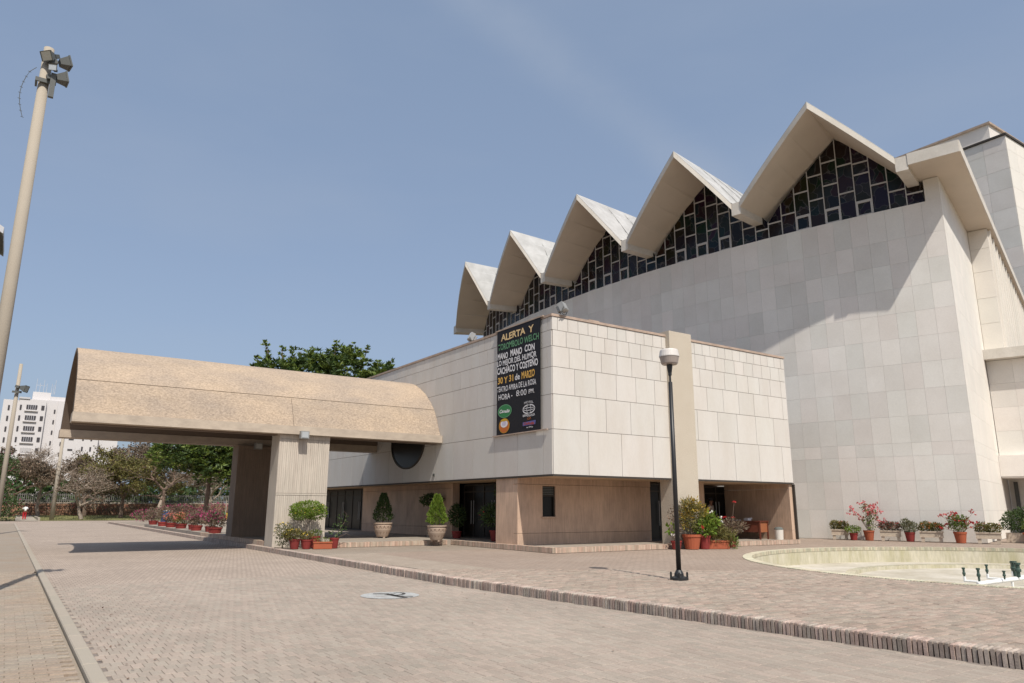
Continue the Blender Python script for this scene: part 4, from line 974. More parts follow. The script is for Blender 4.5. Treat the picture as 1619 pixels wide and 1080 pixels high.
# plants in front of the porch at the far right
def dpos(px, dist):
    a = YAW+math.atan((px-809.5)/1147.45/math.cos(PITCH)); return (math.sin(a)*dist, math.cos(a)*dist, 0)
random.seed(41)
t = thing('stone_planter', 'low stone box of dark green bushes right of the wall corner', 'planter', dpos(1567, 41.0), -1.2, 'planters along the auditorium wall')
q = MB(); q.box(-.5, .5, -.25, .25, 0, .42); q.build('trough', 'stone_planter', t); leaves(t, 'foliage', 'leaf_dark', [(0, 0, .95, .62, .5, .5), (.3, .1, 1.2, .4, .35, .4), (-.4, 0, .8, .3, .3, .3)], 1700, .10, .055, .3)
potted('round terracotta bowl with loose twiggy plants, rightmost by the porch', dpos(1594, 40.6), .52, .45, 'terracotta', 'leaf_green', [(0, 0, .75, .75, .5, .35), (.35, 0, 1.1, .5, .4, .4)], 900, .10, .045, [('flower_yellow', 7, .05, None)], 'planters along the auditorium wall', .2)

# urns with conifers
def urn(label, loc, s=1., bright=True, relief=True):
    t = thing('stone_urn', label, 'urn', loc, 0, 'stone urns with clipped conifers'); t.scale = (s,)*3
    q = MB().lathe([(.24, .06), (.27, .12), (.36, .34), (.39, .52), (.38, .58), (.42, .61), (.42, .66), (.37, .66), (.35, .58)], n=28, caps=False); q.f.append(tuple(range(27, -1, -1))); q.build('urn', 'urn_stone', t)
    for i in range(3): a = i*2.09+.5; MB().lathe([(.05, 0), (.06, .062)], (.19*math.cos(a), .19*math.sin(a), 0), 8).build('foot', 'urn_stone', t)
    q = MB()
    for i in range(14):
        a0 = 2*math.pi*i/14
        for s_ in (0, 1):
            pts = []
            for k in range(7):
                u = k/6; z = .20+.32*u; r = .27+.12*min(1, (z-.12)/.4)+.006; a = a0+(u if s_ else 1-u)*2*math.pi/14; pts.append((r*math.cos(a)*1.0, r*math.sin(a), z))
            q.tube(pts, .012, 4)
    q.build('relief', 'urn_relief', t)
    MB().lathe([(.36, .60), (.001, .62)], n=20, caps=False).build('soil', 'soil', t)
    q = MB()
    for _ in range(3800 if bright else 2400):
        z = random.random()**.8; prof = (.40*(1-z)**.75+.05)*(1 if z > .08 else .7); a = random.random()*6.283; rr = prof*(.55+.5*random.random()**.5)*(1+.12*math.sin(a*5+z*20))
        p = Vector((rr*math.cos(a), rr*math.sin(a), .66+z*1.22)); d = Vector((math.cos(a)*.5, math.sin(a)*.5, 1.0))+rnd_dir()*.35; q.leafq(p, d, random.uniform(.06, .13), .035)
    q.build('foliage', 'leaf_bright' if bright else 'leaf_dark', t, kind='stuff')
    stems(t, [[(0, 0, .6), (0, 0, 1.5)]], .03)
    return t
random.seed(51); urn('carved stone urn with a bright green cone conifer at the sunlit step corner', (14.05, 25.85, .155), .93)
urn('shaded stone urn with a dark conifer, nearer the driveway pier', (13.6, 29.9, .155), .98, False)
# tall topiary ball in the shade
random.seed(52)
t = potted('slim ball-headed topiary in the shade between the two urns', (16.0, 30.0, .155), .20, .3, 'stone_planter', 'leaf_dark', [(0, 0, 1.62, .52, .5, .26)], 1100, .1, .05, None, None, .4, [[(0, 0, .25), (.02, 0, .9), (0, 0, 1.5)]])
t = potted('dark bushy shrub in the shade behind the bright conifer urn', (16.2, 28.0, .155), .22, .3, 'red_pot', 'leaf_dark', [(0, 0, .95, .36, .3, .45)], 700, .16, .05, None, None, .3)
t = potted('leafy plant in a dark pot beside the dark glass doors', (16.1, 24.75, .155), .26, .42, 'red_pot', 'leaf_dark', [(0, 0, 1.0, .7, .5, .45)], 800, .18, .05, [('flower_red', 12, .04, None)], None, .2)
t = potted('terracotta pot of dark greenery against the return wall', (15.75, 23.75, .155), .24, .42, 'terracotta', 'leaf_dark', [(0, 0, .9, .32, .3, .35), (0, .1, 1.9, .22, .2, .3)], 900, .15, .05, [('flower_red', 14, .04, None)], None, .2, [[(0, 0, .4), (0, .1, 1.3), (0, .1, 1.9)]])

# group of pots by the near pier
random.seed(61)
t = potted('umbrella-shaped clipped shrub on thin stems against the canopy pier', (9.25, 26.95, 0), .2, .3, 'red_pot', 'leaf_bright', [(0, 0, 1.38, .66, .55, .28), (-.25, 0, 1.2, .42, .4, .22), (.3, 0, 1.22, .42, .4, .24)], 4200, .065, .035, [('flower_yellow', 30, .03, None)], 'pots at the canopy pier', .55)
stems(t, [[(.03*i, 0, .3), (.02*i+.01, 0, .7), (.09*i, .05*(i % 2), 1.15)] for i in (-1, 0, 1, 2)], .025, 'bark_pale')
PG = 'pots at the canopy pier'
potted('red pot with yellow-flowered trailing plant, leftmost at the pier', (8.62, 26.3, 0), .19, .34, 'red_pot', 'leaf_olive', [(-.1, 0, .5, .34, .28, .2)], 650, .08, .04, [('flower_yellow', 10, .03, None)], PG, .2)
potted('plain red pot with short green plant, second at the pier', (9.0, 26.15, 0), .18, .32, 'red_pot', 'leaf_olive', [(0, 0, .44, .24, .2, .14)], 350, .08, .035, [('flower_yellow', 6, .035, None)], PG, .2)
potted('red pot half hidden behind the low terracotta box', (9.42, 26.5, 0), .19, .42, 'red_pot', 'leaf_green', [(0, 0, .5, .22, .2, .14)], 160, .08, .035, [('flower_white', 4, .035, None)], PG, .2)
t = thing('planter_box', 'low oblong terracotta box at the foot of the canopy pier', 'planter', (9.5, 25.9, 0), -.25, PG); q = MB(); q.box(-.32, .32, -.12, .12, 0, .2); q.box(-.34, .34, -.14, .14, .2, .24); q.build('trough', 'terracotta', t); leaves(t, 'foliage', 'leaf_green', [(0, 0, .3, .3, .1, .08)], 90, .07, .03)
t = potted('red pot with a thin curling twig plant, rightmost at the pier', (10.0, 26.1, 0), .17, .36, 'red_pot', 'leaf_dark', [(.05, 0, .6, .25, .2, .25), (.3, 0, .9, .2, .15, .3)], 110, .1, .06, None, PG, .2)
stems(t, [[(0, 0, .3), (.15, 0, .6), (.35, 0, .9), (.42, 0, 1.2), (.3, 0, 1.3)], [(0, 0, .3), (.2, 0, .4), (.45, 0, .5), (.6, 0, .42)]], .012)
t = thing('bush', 'pale dry variegated shrublet at the left corner of the pier', 'bush', (8.28, 26.6, 0), 0, PG); leaves(t, 'foliage', 'leaf_sage', [(0, 0, .62, .33, .3, .26), (.05, 0, .3, .3, .25, .25)], 650, .07, .045, .2); stems(t, [[(0, 0, 0), (.05, 0, .3), (.1, 0, .6)]], .015)
leaves(t, 'bloom', 'flower_yellow', [(0, 0, .68, .32, .3, .24)], 50, .05, .04, .8)

# group of pots by the pillar (behind the lamp post)
random.seed(71); LG = 'pots at the pebble-dash pillar'
t = potted('tall croton with yellow-green and orange leaves in a terracotta pot', (20.95, 19.05, 0), .34, .52, 'terracotta', 'leaf_olive', [(0, 0, 1.15, .5, .4, .55), (.3, 0, 1.35, .45, .35, .35), (-.1, 0, 1.6, .3, .3, .25)], 1200, .15, .035, None, LG, .2)
leaves(t, 'yellow_foliage', 'leaf_yellow', [(.05, -.05, 1.55, .4, .3, .28), (.5, 0, 1.35, .35, .3, .25), (-.3, 0, 1.1, .15, .2, .4)], 420, .15, .035, .2)
stems(t, [[(0, 0, .4), (.1*i, 0, 1.0), (.2*i, 0, 1.5)] for i in (-1, 0, 1, 2)], .015)
flowers(t, 'flower_red', [(.05, -.5, .78), (.08, -.5, .75), (.04, -.48, .82)], .06)
t = potted('dusky red pot full of bright broad leaves with two big white flowers', (21.45, 18.9, 0), .24, .48, 'red_pot', 'leaf_bright', [(.05, 0, .75, .5, .4, .35), (.3, 0, 1.0, .45, .35, .3)], 900, .15, .07, None, LG, .2)
flowers(t, 'flower_white', [(.05, -.35, 1.33), (.07, -.36, 1.33), (.62, -.3, .98), (.64, -.3, .98), (.72, -.2, 1.13)], .075)
t = thing('planter_box', 'low terracotta trough overflowing with yellow-green trailing plants', 'planter', (21.95, 18.75, 0), -.5, LG); q = MB(); q.box(-.42, .42, -.15, .15, 0, .24); q.box(-.44, .44, -.17, .17, .24, .3); q.build('trough', 'terracotta', t)
leaves(t, 'foliage', 'leaf_olive', [(0, 0, .5, .55, .35, .28), (.45, 0, .4, .3, .3, .32), (-.1, 0, .75, .4, .3, .25)], 1500, .14, .025, .2); leaves(t, 'trailing_foliage', 'leaf_green', [(.62, -.05, .22, .16, .2, .22)], 200, .13, .03, .2)
t = potted('dark pot with reddish sprays and red flowers in front of the desk', (23.2, 19.1, 0), .2, .32, 'red_pot', 'leaf_dry', [(0, 0, .75, .5, .4, .3), (.5, 0, .8, .35, .3, .15)], 700, .13, .04, None, LG, .2)
stems(t, [[(0, 0, .3), (.1, 0, .9), (.3, 0, 1.7)], [(0, 0, .3), (-.3, 0, .9), (-.5, 0, 1.1)], [(0, 0, .3), (.1, 0, .7), (.15, 0, 1.1)]], .012)
flowers(t, 'flower_red', [(.3+random.gauss(0, .08), 0, 1.7) for _ in range(5)]+[(-.45+random.gauss(0, .1), 0, 1.12) for _ in range(6)]+[(.15+random.gauss(0, .08), 0, 1.12) for _ in range(5)], .05)
t = potted('thin grey-leaved creeper left of the lamp post on the pillar', (20.35, 19.25, 0), .2, .3, 'red_pot', 'leaf_dry', [(.0, 0, 1.0, .35, .2, .7)], 260, .09, .05, None, LG, .1); leaves(t, 'green_leaf', 'leaf_bright', [(-.25, 0, .72, .18, .15, .14)], 30, .16, .1); stems(t, [[(0, 0, .3), (-.1, 0, 1), (.05, 0, 1.6)]], .012)
flowers(t, 'flower_white', [(-.35, -.1, .52), (-.2, -.1, .52)], .05)

# row of red pots on the plaza edge, left of the piers
rowp = [(8.95, 59.0, .42, 'leaf_dry', None, 'farthest of the red pots on the plaza edge, with brown dry shrub', 1.1), (8.85, 54.5, .42, 'leaf_dry', None, 'second farthest red pot on the plaza edge, with grey dry shrub', 1.25), (8.8, 51.2, .44, 'leaf_dry', 'flower_coral', 'red pot on the plaza edge with salmon flowers, third from the far end', .7), (8.85, 48.2, .46, 'leaf_olive', 'flower_coral', 'red pot on the plaza edge with orange-red flowers, fourth from the far end', .75), (9.0, 45.6, .34, 'leaf_dry', None, 'smaller red pot on the plaza edge with pale shrub, fifth from the far end', .85), (8.8, 43.6, .42, 'leaf_dry', 'flower_magenta', 'red pot on the plaza edge with faded purple flowers, sixth from the far end', .9), (9.0, 41.3, .34, 'leaf_dry', 'flower_magenta', 'red pot on the plaza edge with magenta shrub, second nearest', .95), (8.75, 39.0, .46, 'leaf_dry', 'flower_magenta', 'nearest red pot on the plaza edge, darkest and fullest, with magenta flowers', 1.0)]
for i, (x, y, r, fm, fl, lb, hh) in enumerate(rowp):
    random.seed(80+i)
    potted(lb, (x, y, 0), r*.74, .44, 'red_pot', fm, [(0, 0, .42+hh*.45, .5, .5, hh*.45), (.12, .1, .42+hh*.35, .45, .45, hh*.35)], 620, .12, .06, [(fl, 90, .06, None)] if fl else None, 'red pots on the plaza edge', .15)

# ------------------------------------------------------------------ desk, papers, bin, guard
t = thing('desk', 'reddish wooden desk standing against the recess wall by the entrance', 'desk', (27.1, 21.55, .155), 0)
t.rotation_euler.z = R_(-80)
q = MB(); q.box(-.95, .95, -.4, .4, .74, .78); q.build('desktop', 'wood_red', t)
q = MB(); q.box(-.86, .86, -.36, -.33, .30, .73); q.build('front_panel', 'wood_red', t)
q = MB(); q.box(.55, .90, -.33, .34, .30, .735); q.build('drawer_unit', 'wood_light', t)
for sx in (-.9, .9):
    for sy in (-.35, .35): MB().box(sx-.03, sx+.03, sy-.03, sy+.03, 0, .74).build('leg', 'wood_red', t)
q = MB(); q.box(-.15, .25, -.1, .15, .936, .96); tag(q.build('paper_stack', 'paper'), 'flat stack of white papers on the desk', 'papers').location = (27.0, 21.9, 0)
q = MB(); q.box(-.12, .12, -.1, .12, .937, 1.02); q.box(-.08, .16, -.12, .1, 1.022, 1.05); tag(q.build('open_box', 'paper'), 'white box of leaflets on the near end of the desk', 'box').location = (27.1, 21.35, 0)
t = thing('waste_bin', 'squat pale bin with a dark domed lid by the recess wall', 'bin', (27.72, 20.25, .155))
MB().lathe([(.17, 0), (.19, .42)], n=20).build('body', 'plastic_white', t, smooth=False); MB().lathe([(.20, .422), (.19, .46), (.12, .52), (.0, .53)], n=20, caps=False).build('lid', 'plastic_grey', t)
def skin(name, verts, edges, radii, m, parent, lvl=2, root=0):
    me = bpy.data.meshes.new(name); me.from_pydata(verts, edges, []); me.materials.append(MATS[m]); o = put(name, me, parent)
    md = o.modifiers.new('Skin', 'SKIN'); sv = me.skin_vertices[0].data
    for i, r in enumerate(radii): sv[i].radius = (r, r); sv[i].use_root = (i == root)
    md.use_smooth_shade = True; s = o.modifiers.new('Sub', 'SUBSURF'); s.levels = s.render_levels = lvl
    return o
def person(label, loc, rz, shirt, trous, hat=None):
    t = thing('person', label, 'person', loc, rz)
    V = [(0, 0, .95), (0, 0, 1.15), (0, 0, 1.38), (0, -.01, 1.50), (0, -.02, 1.56), (0, -.02, 1.66),
         (.10, 0, .88), (.11, -.01, .50), (.11, .01, .09), (.11, -.13, .03), (-.10, 0, .88), (-.11, -.01, .50), (-.11, .01, .09), (-.11, -.13, .03),
         (.19, 0, 1.40), (.25, .02, 1.14), (.20, -.14, .96), (.15, -.22, .95), (-.19, 0, 1.40), (-.25, .02, 1.14), (-.20, -.14, .96), (-.15, -.22, .95)]
    E = [(0, 1), (1, 2), (2, 3), (3, 4), (4, 5), (0, 6), (6, 7), (7, 8), (8, 9), (0, 10), (10, 11), (11, 12), (12, 13), (2, 14), (14, 15), (15, 16), (16, 17), (2, 18), (18, 19), (19, 20), (20, 21)]
    Rd = [.13, .12, .14, .055, .075, .095, .085, .058, .04, .035, .085, .058, .04, .035, .055, .042, .03, .028, .055, .042, .03, .028]
    # fingers and thumbs
    for hx, hand in ((.15, 17), (-.15, 21)):
        for k in range(5):
            b0 = len(V); u = (k-2)*.018; L = (.045, .075, .082, .076, .06)[k]
            V.append((hx+u*.6, -.25, .95+u)); V.append((hx+u*.6, -.25-L*.6, .945+u)); E.append((hand, b0)); E.append((b0, b0+1)); Rd += [.010, .008]
    skin('body', V, E, Rd, 'skin', t)
    skin('shirt', [(0, 0, .98), (0, 0, 1.16), (0, 0, 1.38), (0, -.01, 1.47), (.19, 0, 1.40), (.245, .015, 1.2), (-.19, 0, 1.40), (-.245, .015, 1.2)], [(0, 1), (1, 2), (2, 3), (2, 4), (4, 5), (2, 6), (6, 7)], [.15, .14, .155, .065, .072, .06, .072, .06], shirt, t)
    skin('trousers', [(0, 0, .98), (.10, 0, .86), (.11, -.01, .5), (.11, .01, .12), (-.10, 0, .86), (-.11, -.01, .5), (-.11, .01, .12)], [(0, 1), (1, 2), (2, 3), (0, 4), (4, 5), (5, 6)], [.145, .105, .08, .065, .105, .08, .065], trous, t)
    q = MB(); 
    for s_ in (-1, 1): q.lathe([(.0, -.012), (.012, 0), (.0, .012)], (s_*.034, -.105, 1.645), 6, False)
    q.build('eyes', 'hair', t)
    q = MB(); q.tube([(0, -.10, 1.655), (0, -.135, 1.61), (0, -.11, 1.60)], [.008, .014, .008], 5); q.build('nose', 'skin', t)
    q = MB().box(-.025, .025, -.118, -.10, 1.572, 1.580); q.build('mouth', 'rusty', t)
    q = MB(); vs = []; fs = []
    q.lathe([(.102, 1.66), (.108, 1.70), (.095, 1.75), (.05, 1.78), (.0, 1.785)], (0, .0, 0), 14, False); q.build('hair' if not hat else 'cap', 'hair' if not hat else hat, t)
    return t
p = person('man in a pale short-sleeved shirt and dark tie standing in the dark doorway', (26.35, 22.75, .155), R_(20), 'shirt', 'cloth_dark', 'cloth_dark')
MB().add([(-.03, -.155, 1.43), (.03, -.155, 1.43), (.035, -.165, 1.15), (0, -.168, 1.08), (-.035, -.165, 1.15)], [(0, 1, 2, 3, 4)]).build('tie', 'cloth_dark', p)
person('distant walker in a white top and red trousers at the end of the path', (1.9, 99, -.15), R_(200), 'shirt_white', 'cloth_red')

# ------------------------------------------------------------------ fountain pipework
t = thing('fountain_pipework', 'white pipe run with green valve nozzles standing in the fountain basin', 'pipework', (0, 0, -.55+.0))
Pp = Vector((18.45, 8.30)); dd_ = Vector((1, .03)).normalized()
def along(s, o=0): v = Pp+dd_*s+Vector((-dd_.y, dd_.x))*o; return (v.x, v.y)
q = MB(); q.tube([(*along(0), .36), (*along(9), .36)], .05, 10); q.build('pipe', 'pvc_white', t, smooth=True)
for k in range(6): q = MB(); q.tube([(*along(.2+k*1.6), 0), (*along(.2+k*1.6), .33)], .03, 6); q.build('stand', 'pvc_white', t)
for i, (s, o, h, r) in enumerate([(.05, 0, .30, .04), (.5, .5, .26, .035), (1.15, -.1, .20, .035), (1.75, .5, .28, .035), (2.1, -.05, .34, .07), (2.35, .12, .36, .07), (3.1, .45, .30, .035), (3.2, -.1, .2, .045), (3.75, 0, .34, .09), (4.5, .4, .3, .04), (5.2, 0, .3, .07)]):
    x, y = along(s, o); q = MB()
    if abs(o) > .2: q.tube([(*along(s, 0), .36), (x, y, .36)], .03, 6); q.tube([(x, y, .34), (x, y, .46)], .03, 6); q.build('branch_pipe', 'pvc_white', t)
    q = MB().lathe([(r*.55, .40), (r*.6, .40+h*.35), (r, .40+h*.4), (r, .40+h*.55), (r*.7, .40+h*.62), (r*.7, .40+h*.85), (r*1.05, .40+h*.88), (r*1.05, .40+h)], (x, y, 0), 10); q.build('valve', 'valve_green', t)

# ------------------------------------------------------------------ lawn, trees, wall and far buildings
MB().add([(3.2, 96, -.13), (45, 96, -.13), (45, 118, .2), (2.6, 118, .2)], [(0, 1, 2, 3)]).build('lawn', 'grass', kind='structure')
MB().add([(-30, 96.2, -.12), (1.0, 96.2, -.12), (1.25, 118, .2), (-30, 118, .2)], [(0, 1, 2, 3)]).build('lawn', 'grass', kind='structure')
MB().add([(1.05, 94, -.12), (3.1, 94, -.12), (2.9, 119, .25), (1.3, 119, .25)], [(0, 1, 2, 3)]).build('path', 'kerb_stone', kind='structure')
MB().box(3.1, 3.3, 95.5, 118, -.2, .2).build('path_edge', 'kerb_stone', kind='structure')
q = MB(); random.seed(5)
for _ in range(9000):
    x, y = random.uniform(3.3, 30), random.uniform(96, 117); q.leafq(Vector((x, y, -.13+(y-96)*.015)), Vector((random.gauss(0, .3), random.gauss(0, .3), 1)), random.uniform(.05, .14), .05)
q.build('grass', 'grass', kind='stuff')
# rubble boundary wall with picket fence
bw = thing('boundary_wall', 'reddish rubble wall topped by a pale picket fence behind the trees', 'wall', (0, 0, 0))
MB().box(-12, 45, 118.3, 118.8, -.2, 1.75).build('core', 'rubble', bw)
q = MB(); random.seed(6)
for r in range(6):
    x = 2
    while x < 40:
        w_ = random.uniform(.35, .7); q.box(x, x+w_-.05, 118.12+random.uniform(-.05, .03), 118.3, -.1+r*.31, -.1+r*.31+.27); x += w_
q.build('stone', 'rubble', bw, kind='stuff')
MB().box(-12, 45, 118.2, 118.9, 1.75, 1.95).build('coping', 'kerb_stone', bw)
q = MB(); x = -12
while x < 45: q.box(x, x+.09, 118.5, 118.58, 1.95, 3.1); x += .24
q.box(-12, 45, 118.6, 118.66, 2.15, 2.25); q.box(-12, 45, 118.6, 118.66, 2.85, 2.95); q.build('picket', 'iron_fence', bw, kind='stuff')

def bare_tree(label, loc, h, spread, seed, m='bark', leafm='leaf_olive', nleaf=1500, lean=0, depth=6, leafl=.22, trunk_r=.22, kindt='bare_tree', fork=.32):
    random.seed(seed); t = thing(kindt, label, 'tree', loc, 0, 'trees on the lawn'); q = MB(); tips = []
    def grow(p, d, L, r, k):
        pts = [p]; dd = d.copy(); n = 3
        for i in range(n):
            dd = (dd+Vector((random.gauss(0, .18), random.gauss(0, .18), random.gauss(0, .10)))).normalized(); pts.append(pts[-1]+dd*L/n)
        q.tube(pts, [r*(1-.38*i/n) for i in range(n+1)], 6 if k > 3 else 3)
        if k <= 2: tips.extend(pts[1:])
        if k == 0: return
        for _ in range(3 if k < depth else 4):
            a = random.uniform(0, 6.283); out_d = Vector((math.cos(a), math.sin(a), random.uniform(-.15, .55))); nd_ = (dd*.55+out_d*.75*spread).normalized()
            grow(pts[-1] if random.random() < .6 else pts[-2], nd_, L*random.uniform(.62, .85), r*.6, k-1)
    grow(Vector((0, 0, 0)), Vector((lean, 0, 1)).normalized(), h*fork, trunk_r, depth)
    # flatten / scale to target height
    zmax = max(v[2] for v in q.v); s = h/zmax
    q.v = [(v[0]*s, v[1]*s, v[2]*s) for v in q.v]; tips = [p*s for p in tips]
    q.build('trunk', m, t)
    l = MB()
    for _ in range(nleaf):
        p = random.choice(tips); p = p+rnd_dir()*random.uniform(0, .35); l.leafq(p, rnd_dir(), leafl*random.uniform(.6, 1.3), leafl*.55)
    l.build('crown', leafm, t, kind='stuff'); return t
bare_tree('leaning bare tree with twisted pale trunk in front of the white flats', (7.4, 98.5, -.1), 6.6, 1.25, 3, 'bark_pale', 'leaf_dry', 2500, -.35, 6, .2, .2)
bare_tree('wide low tree with olive leaves in the middle of the lawn', (12.0, 104, 0), 8.6, 1.45, 4, 'bark', 'leaf_olive', 9000, 0, 6, .3)
bare_tree('dry brown umbrella tree behind the olive one', (16.8, 108, 0), 11.0, 1.45, 8, 'bark_pale', 'leaf_dry', 12000, .1, 6, .3)
bare_tree('grey leafless tree rising in front of the white apartment tower', (3.6, 112, .1), 9.6, .95, 9, 'bark_pale', 'leaf_dry', 1600, -.1, 6, .15)
bare_tree('slender twiggy tree between the short pole and the wide tree', (8.6, 111, .1), 8.6, 1.2, 12, 'bark', 'leaf_dry', 6500, .2, 6, .28)
bare_tree('dusty brown thicket tree left of the walker', (.2, 110, 0), 8.8, 1.1, 14, 'bark', 'leaf_dry', 12000, 0, 6, .3)
bare_tree('pale bare tree on the right of the lawn behind the flower pots', (21.5, 101, 0), 8.5, 1.0, 15, 'bark_pale', 'leaf_dry', 3000, .1, 6)
bare_tree('thin dark-stemmed tree beside the dense mango', (15.9, 97.5, 0), 9.4, 1.2, 16, 'bark', 'leaf_olive', 6000, 0, 6, .28)

def rosette_tree(label, loc, blobs, n_ros, leafl, trunks, seed, cat='tree', m='leaf_green', spikes=(), per=9, name='leafy_tree'):
    random.seed(seed); t = thing(name, label, cat, loc); q = MB(); q2 = MB(); tot = sum(b[3]*b[4]*b[5] for b in blobs)
    def ros(p, d, mb, s=1.):
        for k in range(per):
            a = random.random()*6.283; v = Vector((math.cos(a), math.sin(a), random.uniform(-.5, .6))); dd = (d*.7+v).normalized(); mb.leafq(p, dd, leafl*random.uniform(.7, 1.2)*s, leafl*.27)
    for b_ in blobs:
        for _ in range(int(n_ros*b_[3]*b_[4]*b_[5]/tot)):
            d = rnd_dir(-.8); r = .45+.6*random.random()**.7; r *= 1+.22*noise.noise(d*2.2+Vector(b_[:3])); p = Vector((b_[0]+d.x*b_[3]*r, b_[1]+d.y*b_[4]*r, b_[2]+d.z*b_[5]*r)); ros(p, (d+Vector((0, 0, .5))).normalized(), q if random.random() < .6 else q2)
    for (p0, p1) in spikes:
        p0, p1 = Vector(p0), Vector(p1)
        for k in range(14): u = k/13; ros(p0.lerp(p1, u)+rnd_dir()*.15, Vector((0, 0, 1)), q, .8*(1.1-.4*u))
    q.build('crown', m, t, kind='stuff'); q2.build('dark_crown', 'leaf_dark', t, kind='stuff')  # a random share of the rosettes gets the darker green
    for tr in trunks:
        k = MB(); k.tube(tr[0], tr[1], 8); k.build('trunk', 'bark', t)
    br = MB()
    for b_ in blobs: br.tube([trunks[0][0][-1], Vector(trunks[0][0][-1]).lerp(Vector(b_[:3]), .6)+Vector((0, 0, -.3)), b_[:3]], [.16, .1, .04], 5)
    for (p0, p1) in spikes: br.tube([p0, p1], [.07, .03], 4)
    br.build('branch', 'bark', t); return t
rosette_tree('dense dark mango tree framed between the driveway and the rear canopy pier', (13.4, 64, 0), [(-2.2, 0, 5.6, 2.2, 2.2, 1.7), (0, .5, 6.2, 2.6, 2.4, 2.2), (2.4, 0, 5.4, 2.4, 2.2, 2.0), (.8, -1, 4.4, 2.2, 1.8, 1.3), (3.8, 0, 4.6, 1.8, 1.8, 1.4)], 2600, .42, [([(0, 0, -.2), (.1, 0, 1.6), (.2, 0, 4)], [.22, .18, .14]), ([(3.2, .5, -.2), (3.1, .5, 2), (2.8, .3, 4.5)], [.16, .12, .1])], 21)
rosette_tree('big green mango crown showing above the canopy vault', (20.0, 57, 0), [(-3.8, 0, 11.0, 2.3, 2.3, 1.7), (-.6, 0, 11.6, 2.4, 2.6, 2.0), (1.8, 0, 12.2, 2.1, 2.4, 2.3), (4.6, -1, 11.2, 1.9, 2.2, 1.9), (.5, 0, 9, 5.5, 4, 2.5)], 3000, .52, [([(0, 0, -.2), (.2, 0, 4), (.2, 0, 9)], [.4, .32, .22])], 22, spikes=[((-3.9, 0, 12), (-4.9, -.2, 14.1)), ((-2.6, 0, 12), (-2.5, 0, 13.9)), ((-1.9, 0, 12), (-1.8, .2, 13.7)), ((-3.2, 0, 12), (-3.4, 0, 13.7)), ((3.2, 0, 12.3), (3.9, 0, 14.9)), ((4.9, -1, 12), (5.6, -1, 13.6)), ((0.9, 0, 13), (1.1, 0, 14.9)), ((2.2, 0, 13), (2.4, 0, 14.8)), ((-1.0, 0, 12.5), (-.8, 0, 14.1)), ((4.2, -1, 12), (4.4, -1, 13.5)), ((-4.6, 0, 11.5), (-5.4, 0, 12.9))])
# hedges and flower beds
def hedge(label, loc, blobs, n, m, fl, seed, l=.25, cat='hedge', name='hedge'):
    random.seed(seed); t = thing(name, label, cat, loc); leaves(t, 'foliage', m, blobs, n, l, l*.5, .3)
    if fl: leaves(t, 'bloom', fl[0], blobs, fl[1], l*.8, l*.6, .85)
    return t
hedge('dark bougainvillea hedge with purple tips at the left end of the path', (-1.3, 95, 0), [(0, 0, 2.2, 2.2, 2, 2.4), (-2, 0, 4.2, 2.6, 2.5, 3.2), (1.6, 0, 1.2, 1.3, 1.6, 1.4), (.4, 2, 5.0, 1.8, 2, 2.2)], 7000, 'leaf_dark', ('flower_magenta', 160), 91)
hedge('low red-tinged bushes along the foot of the boundary wall', (1.0, 116, 0), [(0, 0, 1.0, 3, 1, 1.0), (6, 0, .9, 3, 1, .8), (13, 0, .7, 4, 1, .8), (21, 0, .9, 4, 1, .9)], 3000, 'leaf_dry', ('flower_coral', 420), 92)
hedge('small magenta flowering bush on the lawn', (14.2, 97.5, -.1), [(0, 0, .5, .8, .6, .5)], 300, 'leaf_dark', ('flower_magenta', 240), 93, .18, 'bush', 'flower_bush')
hedge('magenta bougainvillea bank behind the row of red pots', (15.8, 88, -.1), [(0, 0, .9, 2.4, 1, .8), (4, 0, 1.0, 2.4, 1, .9), (-3.4, 0, .6, 1.2, 1, .6)], 2600, 'leaf_dry', ('flower_magenta', 900), 94, .2, 'bush', 'flower_bush')
# blue barrel and the small green-yellow kiosk board
t = thing('barrel', 'blue barrel half hidden behind the potted shrubs', 'barrel', (13.0, 79, -.15)); MB().lathe([(.35, 0), (.38, .4), (.38, .8), (.34, 1.15)], n=14).build('drum', 'barrel_blue', t); MB().lathe([(.36, 1.151), (.36, 1.2)], n=14).build('lid', 'paper', t)
t = thing('kiosk_board', 'green and yellow board on posts beyond the rear canopy pier', 'sign', (17.2, 74, -.15)); MB().box(-.9, 0.2, 0, .05, .6, 1.1).build('green_panel', 'sign_green', t); MB().box(.25, 1.1, 0, .05, .3, 1.0).build('yellow_panel', 'sign_yellow', t); MB().box(.2, .26, 0, .1, 0, 2.2).build('post', 'pole_concrete', t); MB().box(-.9, -.84, .06, .12, 0, .7).build('post', 'pole_concrete', t)
t = thing('bench', 'low plank bench in the sun beyond the pier', 'bench', (15.2, 66, -.15), .2); MB().box(-1.6, 1.6, -.25, .25, .42, .5).build('seat', 'housing', t); [MB().box(x-.06, x+.06, -.2, .2, 0, .419).build('leg', 'housing', t) for x in (-1.2, 1.2)]

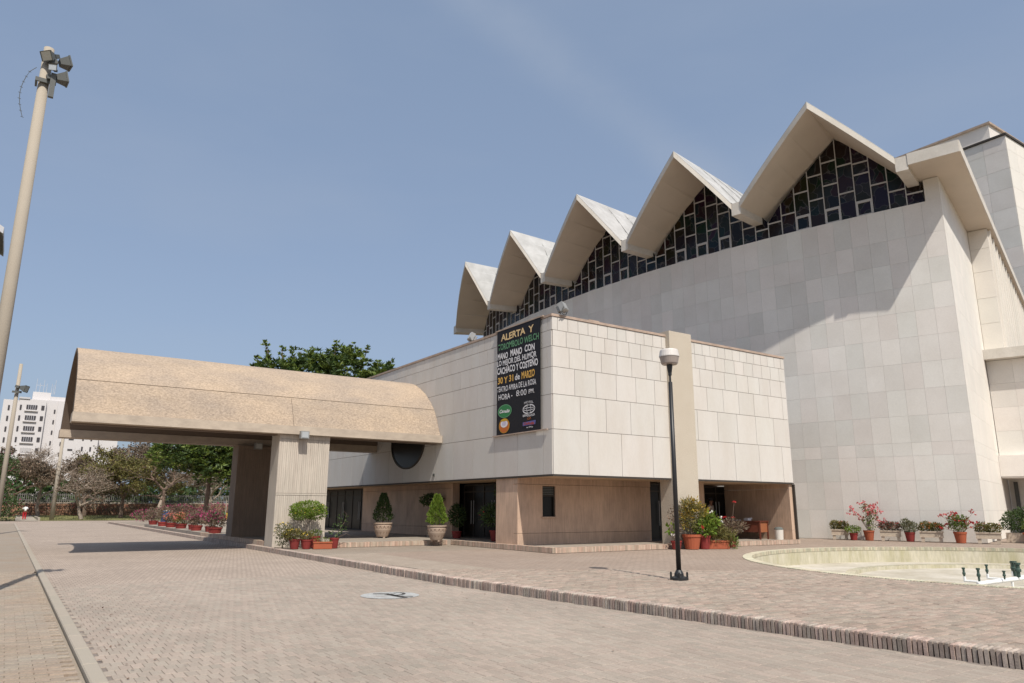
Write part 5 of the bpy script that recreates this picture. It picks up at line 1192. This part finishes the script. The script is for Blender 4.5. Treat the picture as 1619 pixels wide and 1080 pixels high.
# apartment tower
ap = thing('apartment_tower', 'white ten-storey apartment tower with rooftop antennas far behind the trees', 'building', (0, 0, 0))
AY = 200.
def slabz(x0, x1, y0, y1, z1, m='far_white'): return MB().box(x0, x1, y0, y1, 0, z1).build('wall', m, ap)
slabz(-3.4, -.4, AY+1.5, AY+12, 25.2); slabz(-.4, 4.9, AY, AY+12, 25.4); slabz(4.9, 7.2, AY+1.2, AY+12, 25.6); slabz(7.2, 9.4, AY+.4, AY+12, 25.5)
MB().box(2.0, 5.6, AY+3, AY+8, 25.4, 27.6).build('roof_house', 'far_white', ap); MB().box(5.6, 9.2, AY+2, AY+8, 25.6, 26.6).build('roof_house', 'far_white', ap)
MB().box(-.5, 1.6, AY-.2, AY+3, 25.4, 25.8).build('parapet', 'far_grey', ap)
def win(x, y, z, w_, h, m='far_window', bars=0):
    o = MB().box(x, x+w_, y-.12, y-.02, z, z+h).build('window', m, ap)
    if bars:
        q = MB(); [q.box(x+w_*k/bars-.04, x+w_*k/bars+.04, y-.16, y-.13, z, z+h) for k in range(1, bars)]; q.build('mullion', 'far_grey', o)
for k in range(9):
    z = 23.1-k*2.45
    win(1.1, AY, z, 2.1, 1.0, 'far_window' if k < 4 else 'far_light_window', 5); win(4.0, AY, z, .6, 1.0); win(-.15, AY, z-.2, .35, 1.1); win(-1.2, AY+1.5, z, .3, .9); win(-2.4, AY+1.5, z-.3, .35, 1.1)
    win(6.6, AY+1.2, z-.5, .3, .9); win(8.6, AY+.4, z-.6, .35, .8)
    MB().box(.8, 3.4, AY-.35, AY, z-.45, z-.15).build('balcony', 'far_white', ap)
for x, h in ((2.5, 4.6), (3.2, 3.3), (4.0, 4.4), (4.6, 3.2), (5.6, 3.4), (6.3, 4.6), (6.0, 3)): MB().lathe([(.05, 27.4), (.04, 27.4+h*.75)], (x, AY+4, 0), 5).build('antenna', 'far_grey', ap)
MB().box(2.4, 4.2, AY+4, AY+4.05, 29.3, 29.36).build('antenna', 'far_grey', ap)
q = thing('apartment_block', 'lower white apartment block seen under the canopy beside the tower', 'building', (0, 0, 0))
MB().box(9.4, 16.2, AY-2, AY+12, 0, 19.5).build('wall', 'far_white', q); MB().box(16.2, 20.6, AY+1, AY+12, 0, 18.6).build('wall', 'far_white', q)
for k in range(7):
    for x in (10.2, 12.9, 14.6): 
        MB().box(x, x+(1.0 if x < 11 else .35), AY-2.1, AY-2.02, 16.4-k*2.45, 16.4-k*2.45+(.35 if x < 11 else 1.0)).build('window', 'far_window', q)
t = thing('office_tower', 'dark glass office tower with a raked cornice at the extreme left edge', 'building', (-19.2, 130, 0), 0)
MB().prism([(0, 0), (13, 0), (13, 42), (0, 50)], 0, 12, 1).build('wall', 'far_window', t, fix=True); MB().prism([(-.5, 50.3), (13.6, 41.8), (13.6, 42.8), (-.5, 51.4)], -.4, 12.4, 1).build('cornice', 'far_grey', t, fix=True)
for k in range(14): MB().box(0, 13.05, -.12, -.02, 3+k*2.7, 3.4+k*2.7).build('floor_band', 'far_grey', t)
# hills / treeline far beyond, closing the horizon
q = MB(); random.seed(99)
for _ in range(16000):
    x = random.uniform(-30, 70); zc = 5+2.2*noise.noise(Vector((x*.12, 0, 0))); z = random.random()*zc; q.leafq(Vector((x, 124+random.uniform(0, 8), z)), rnd_dir(), .9, .5)
q.build('treeline', 'leaf_dark', kind='stuff')
# scattered dry leaves on the road edge
q = MB(); random.seed(98)
for _ in range(60):
    x = random.choice([random.uniform(1.0, 1.6), random.uniform(1.0, 8)]); y = random.uniform(6, 16); q.leafq(Vector((x, y, ROADZ+.012)), Vector((random.gauss(0, 1), random.gauss(0, 1), .1)), .05, .03, Vector((0, 0, 1)))
q.build('fallen_leaves', 'dry_leaf', kind='stuff')
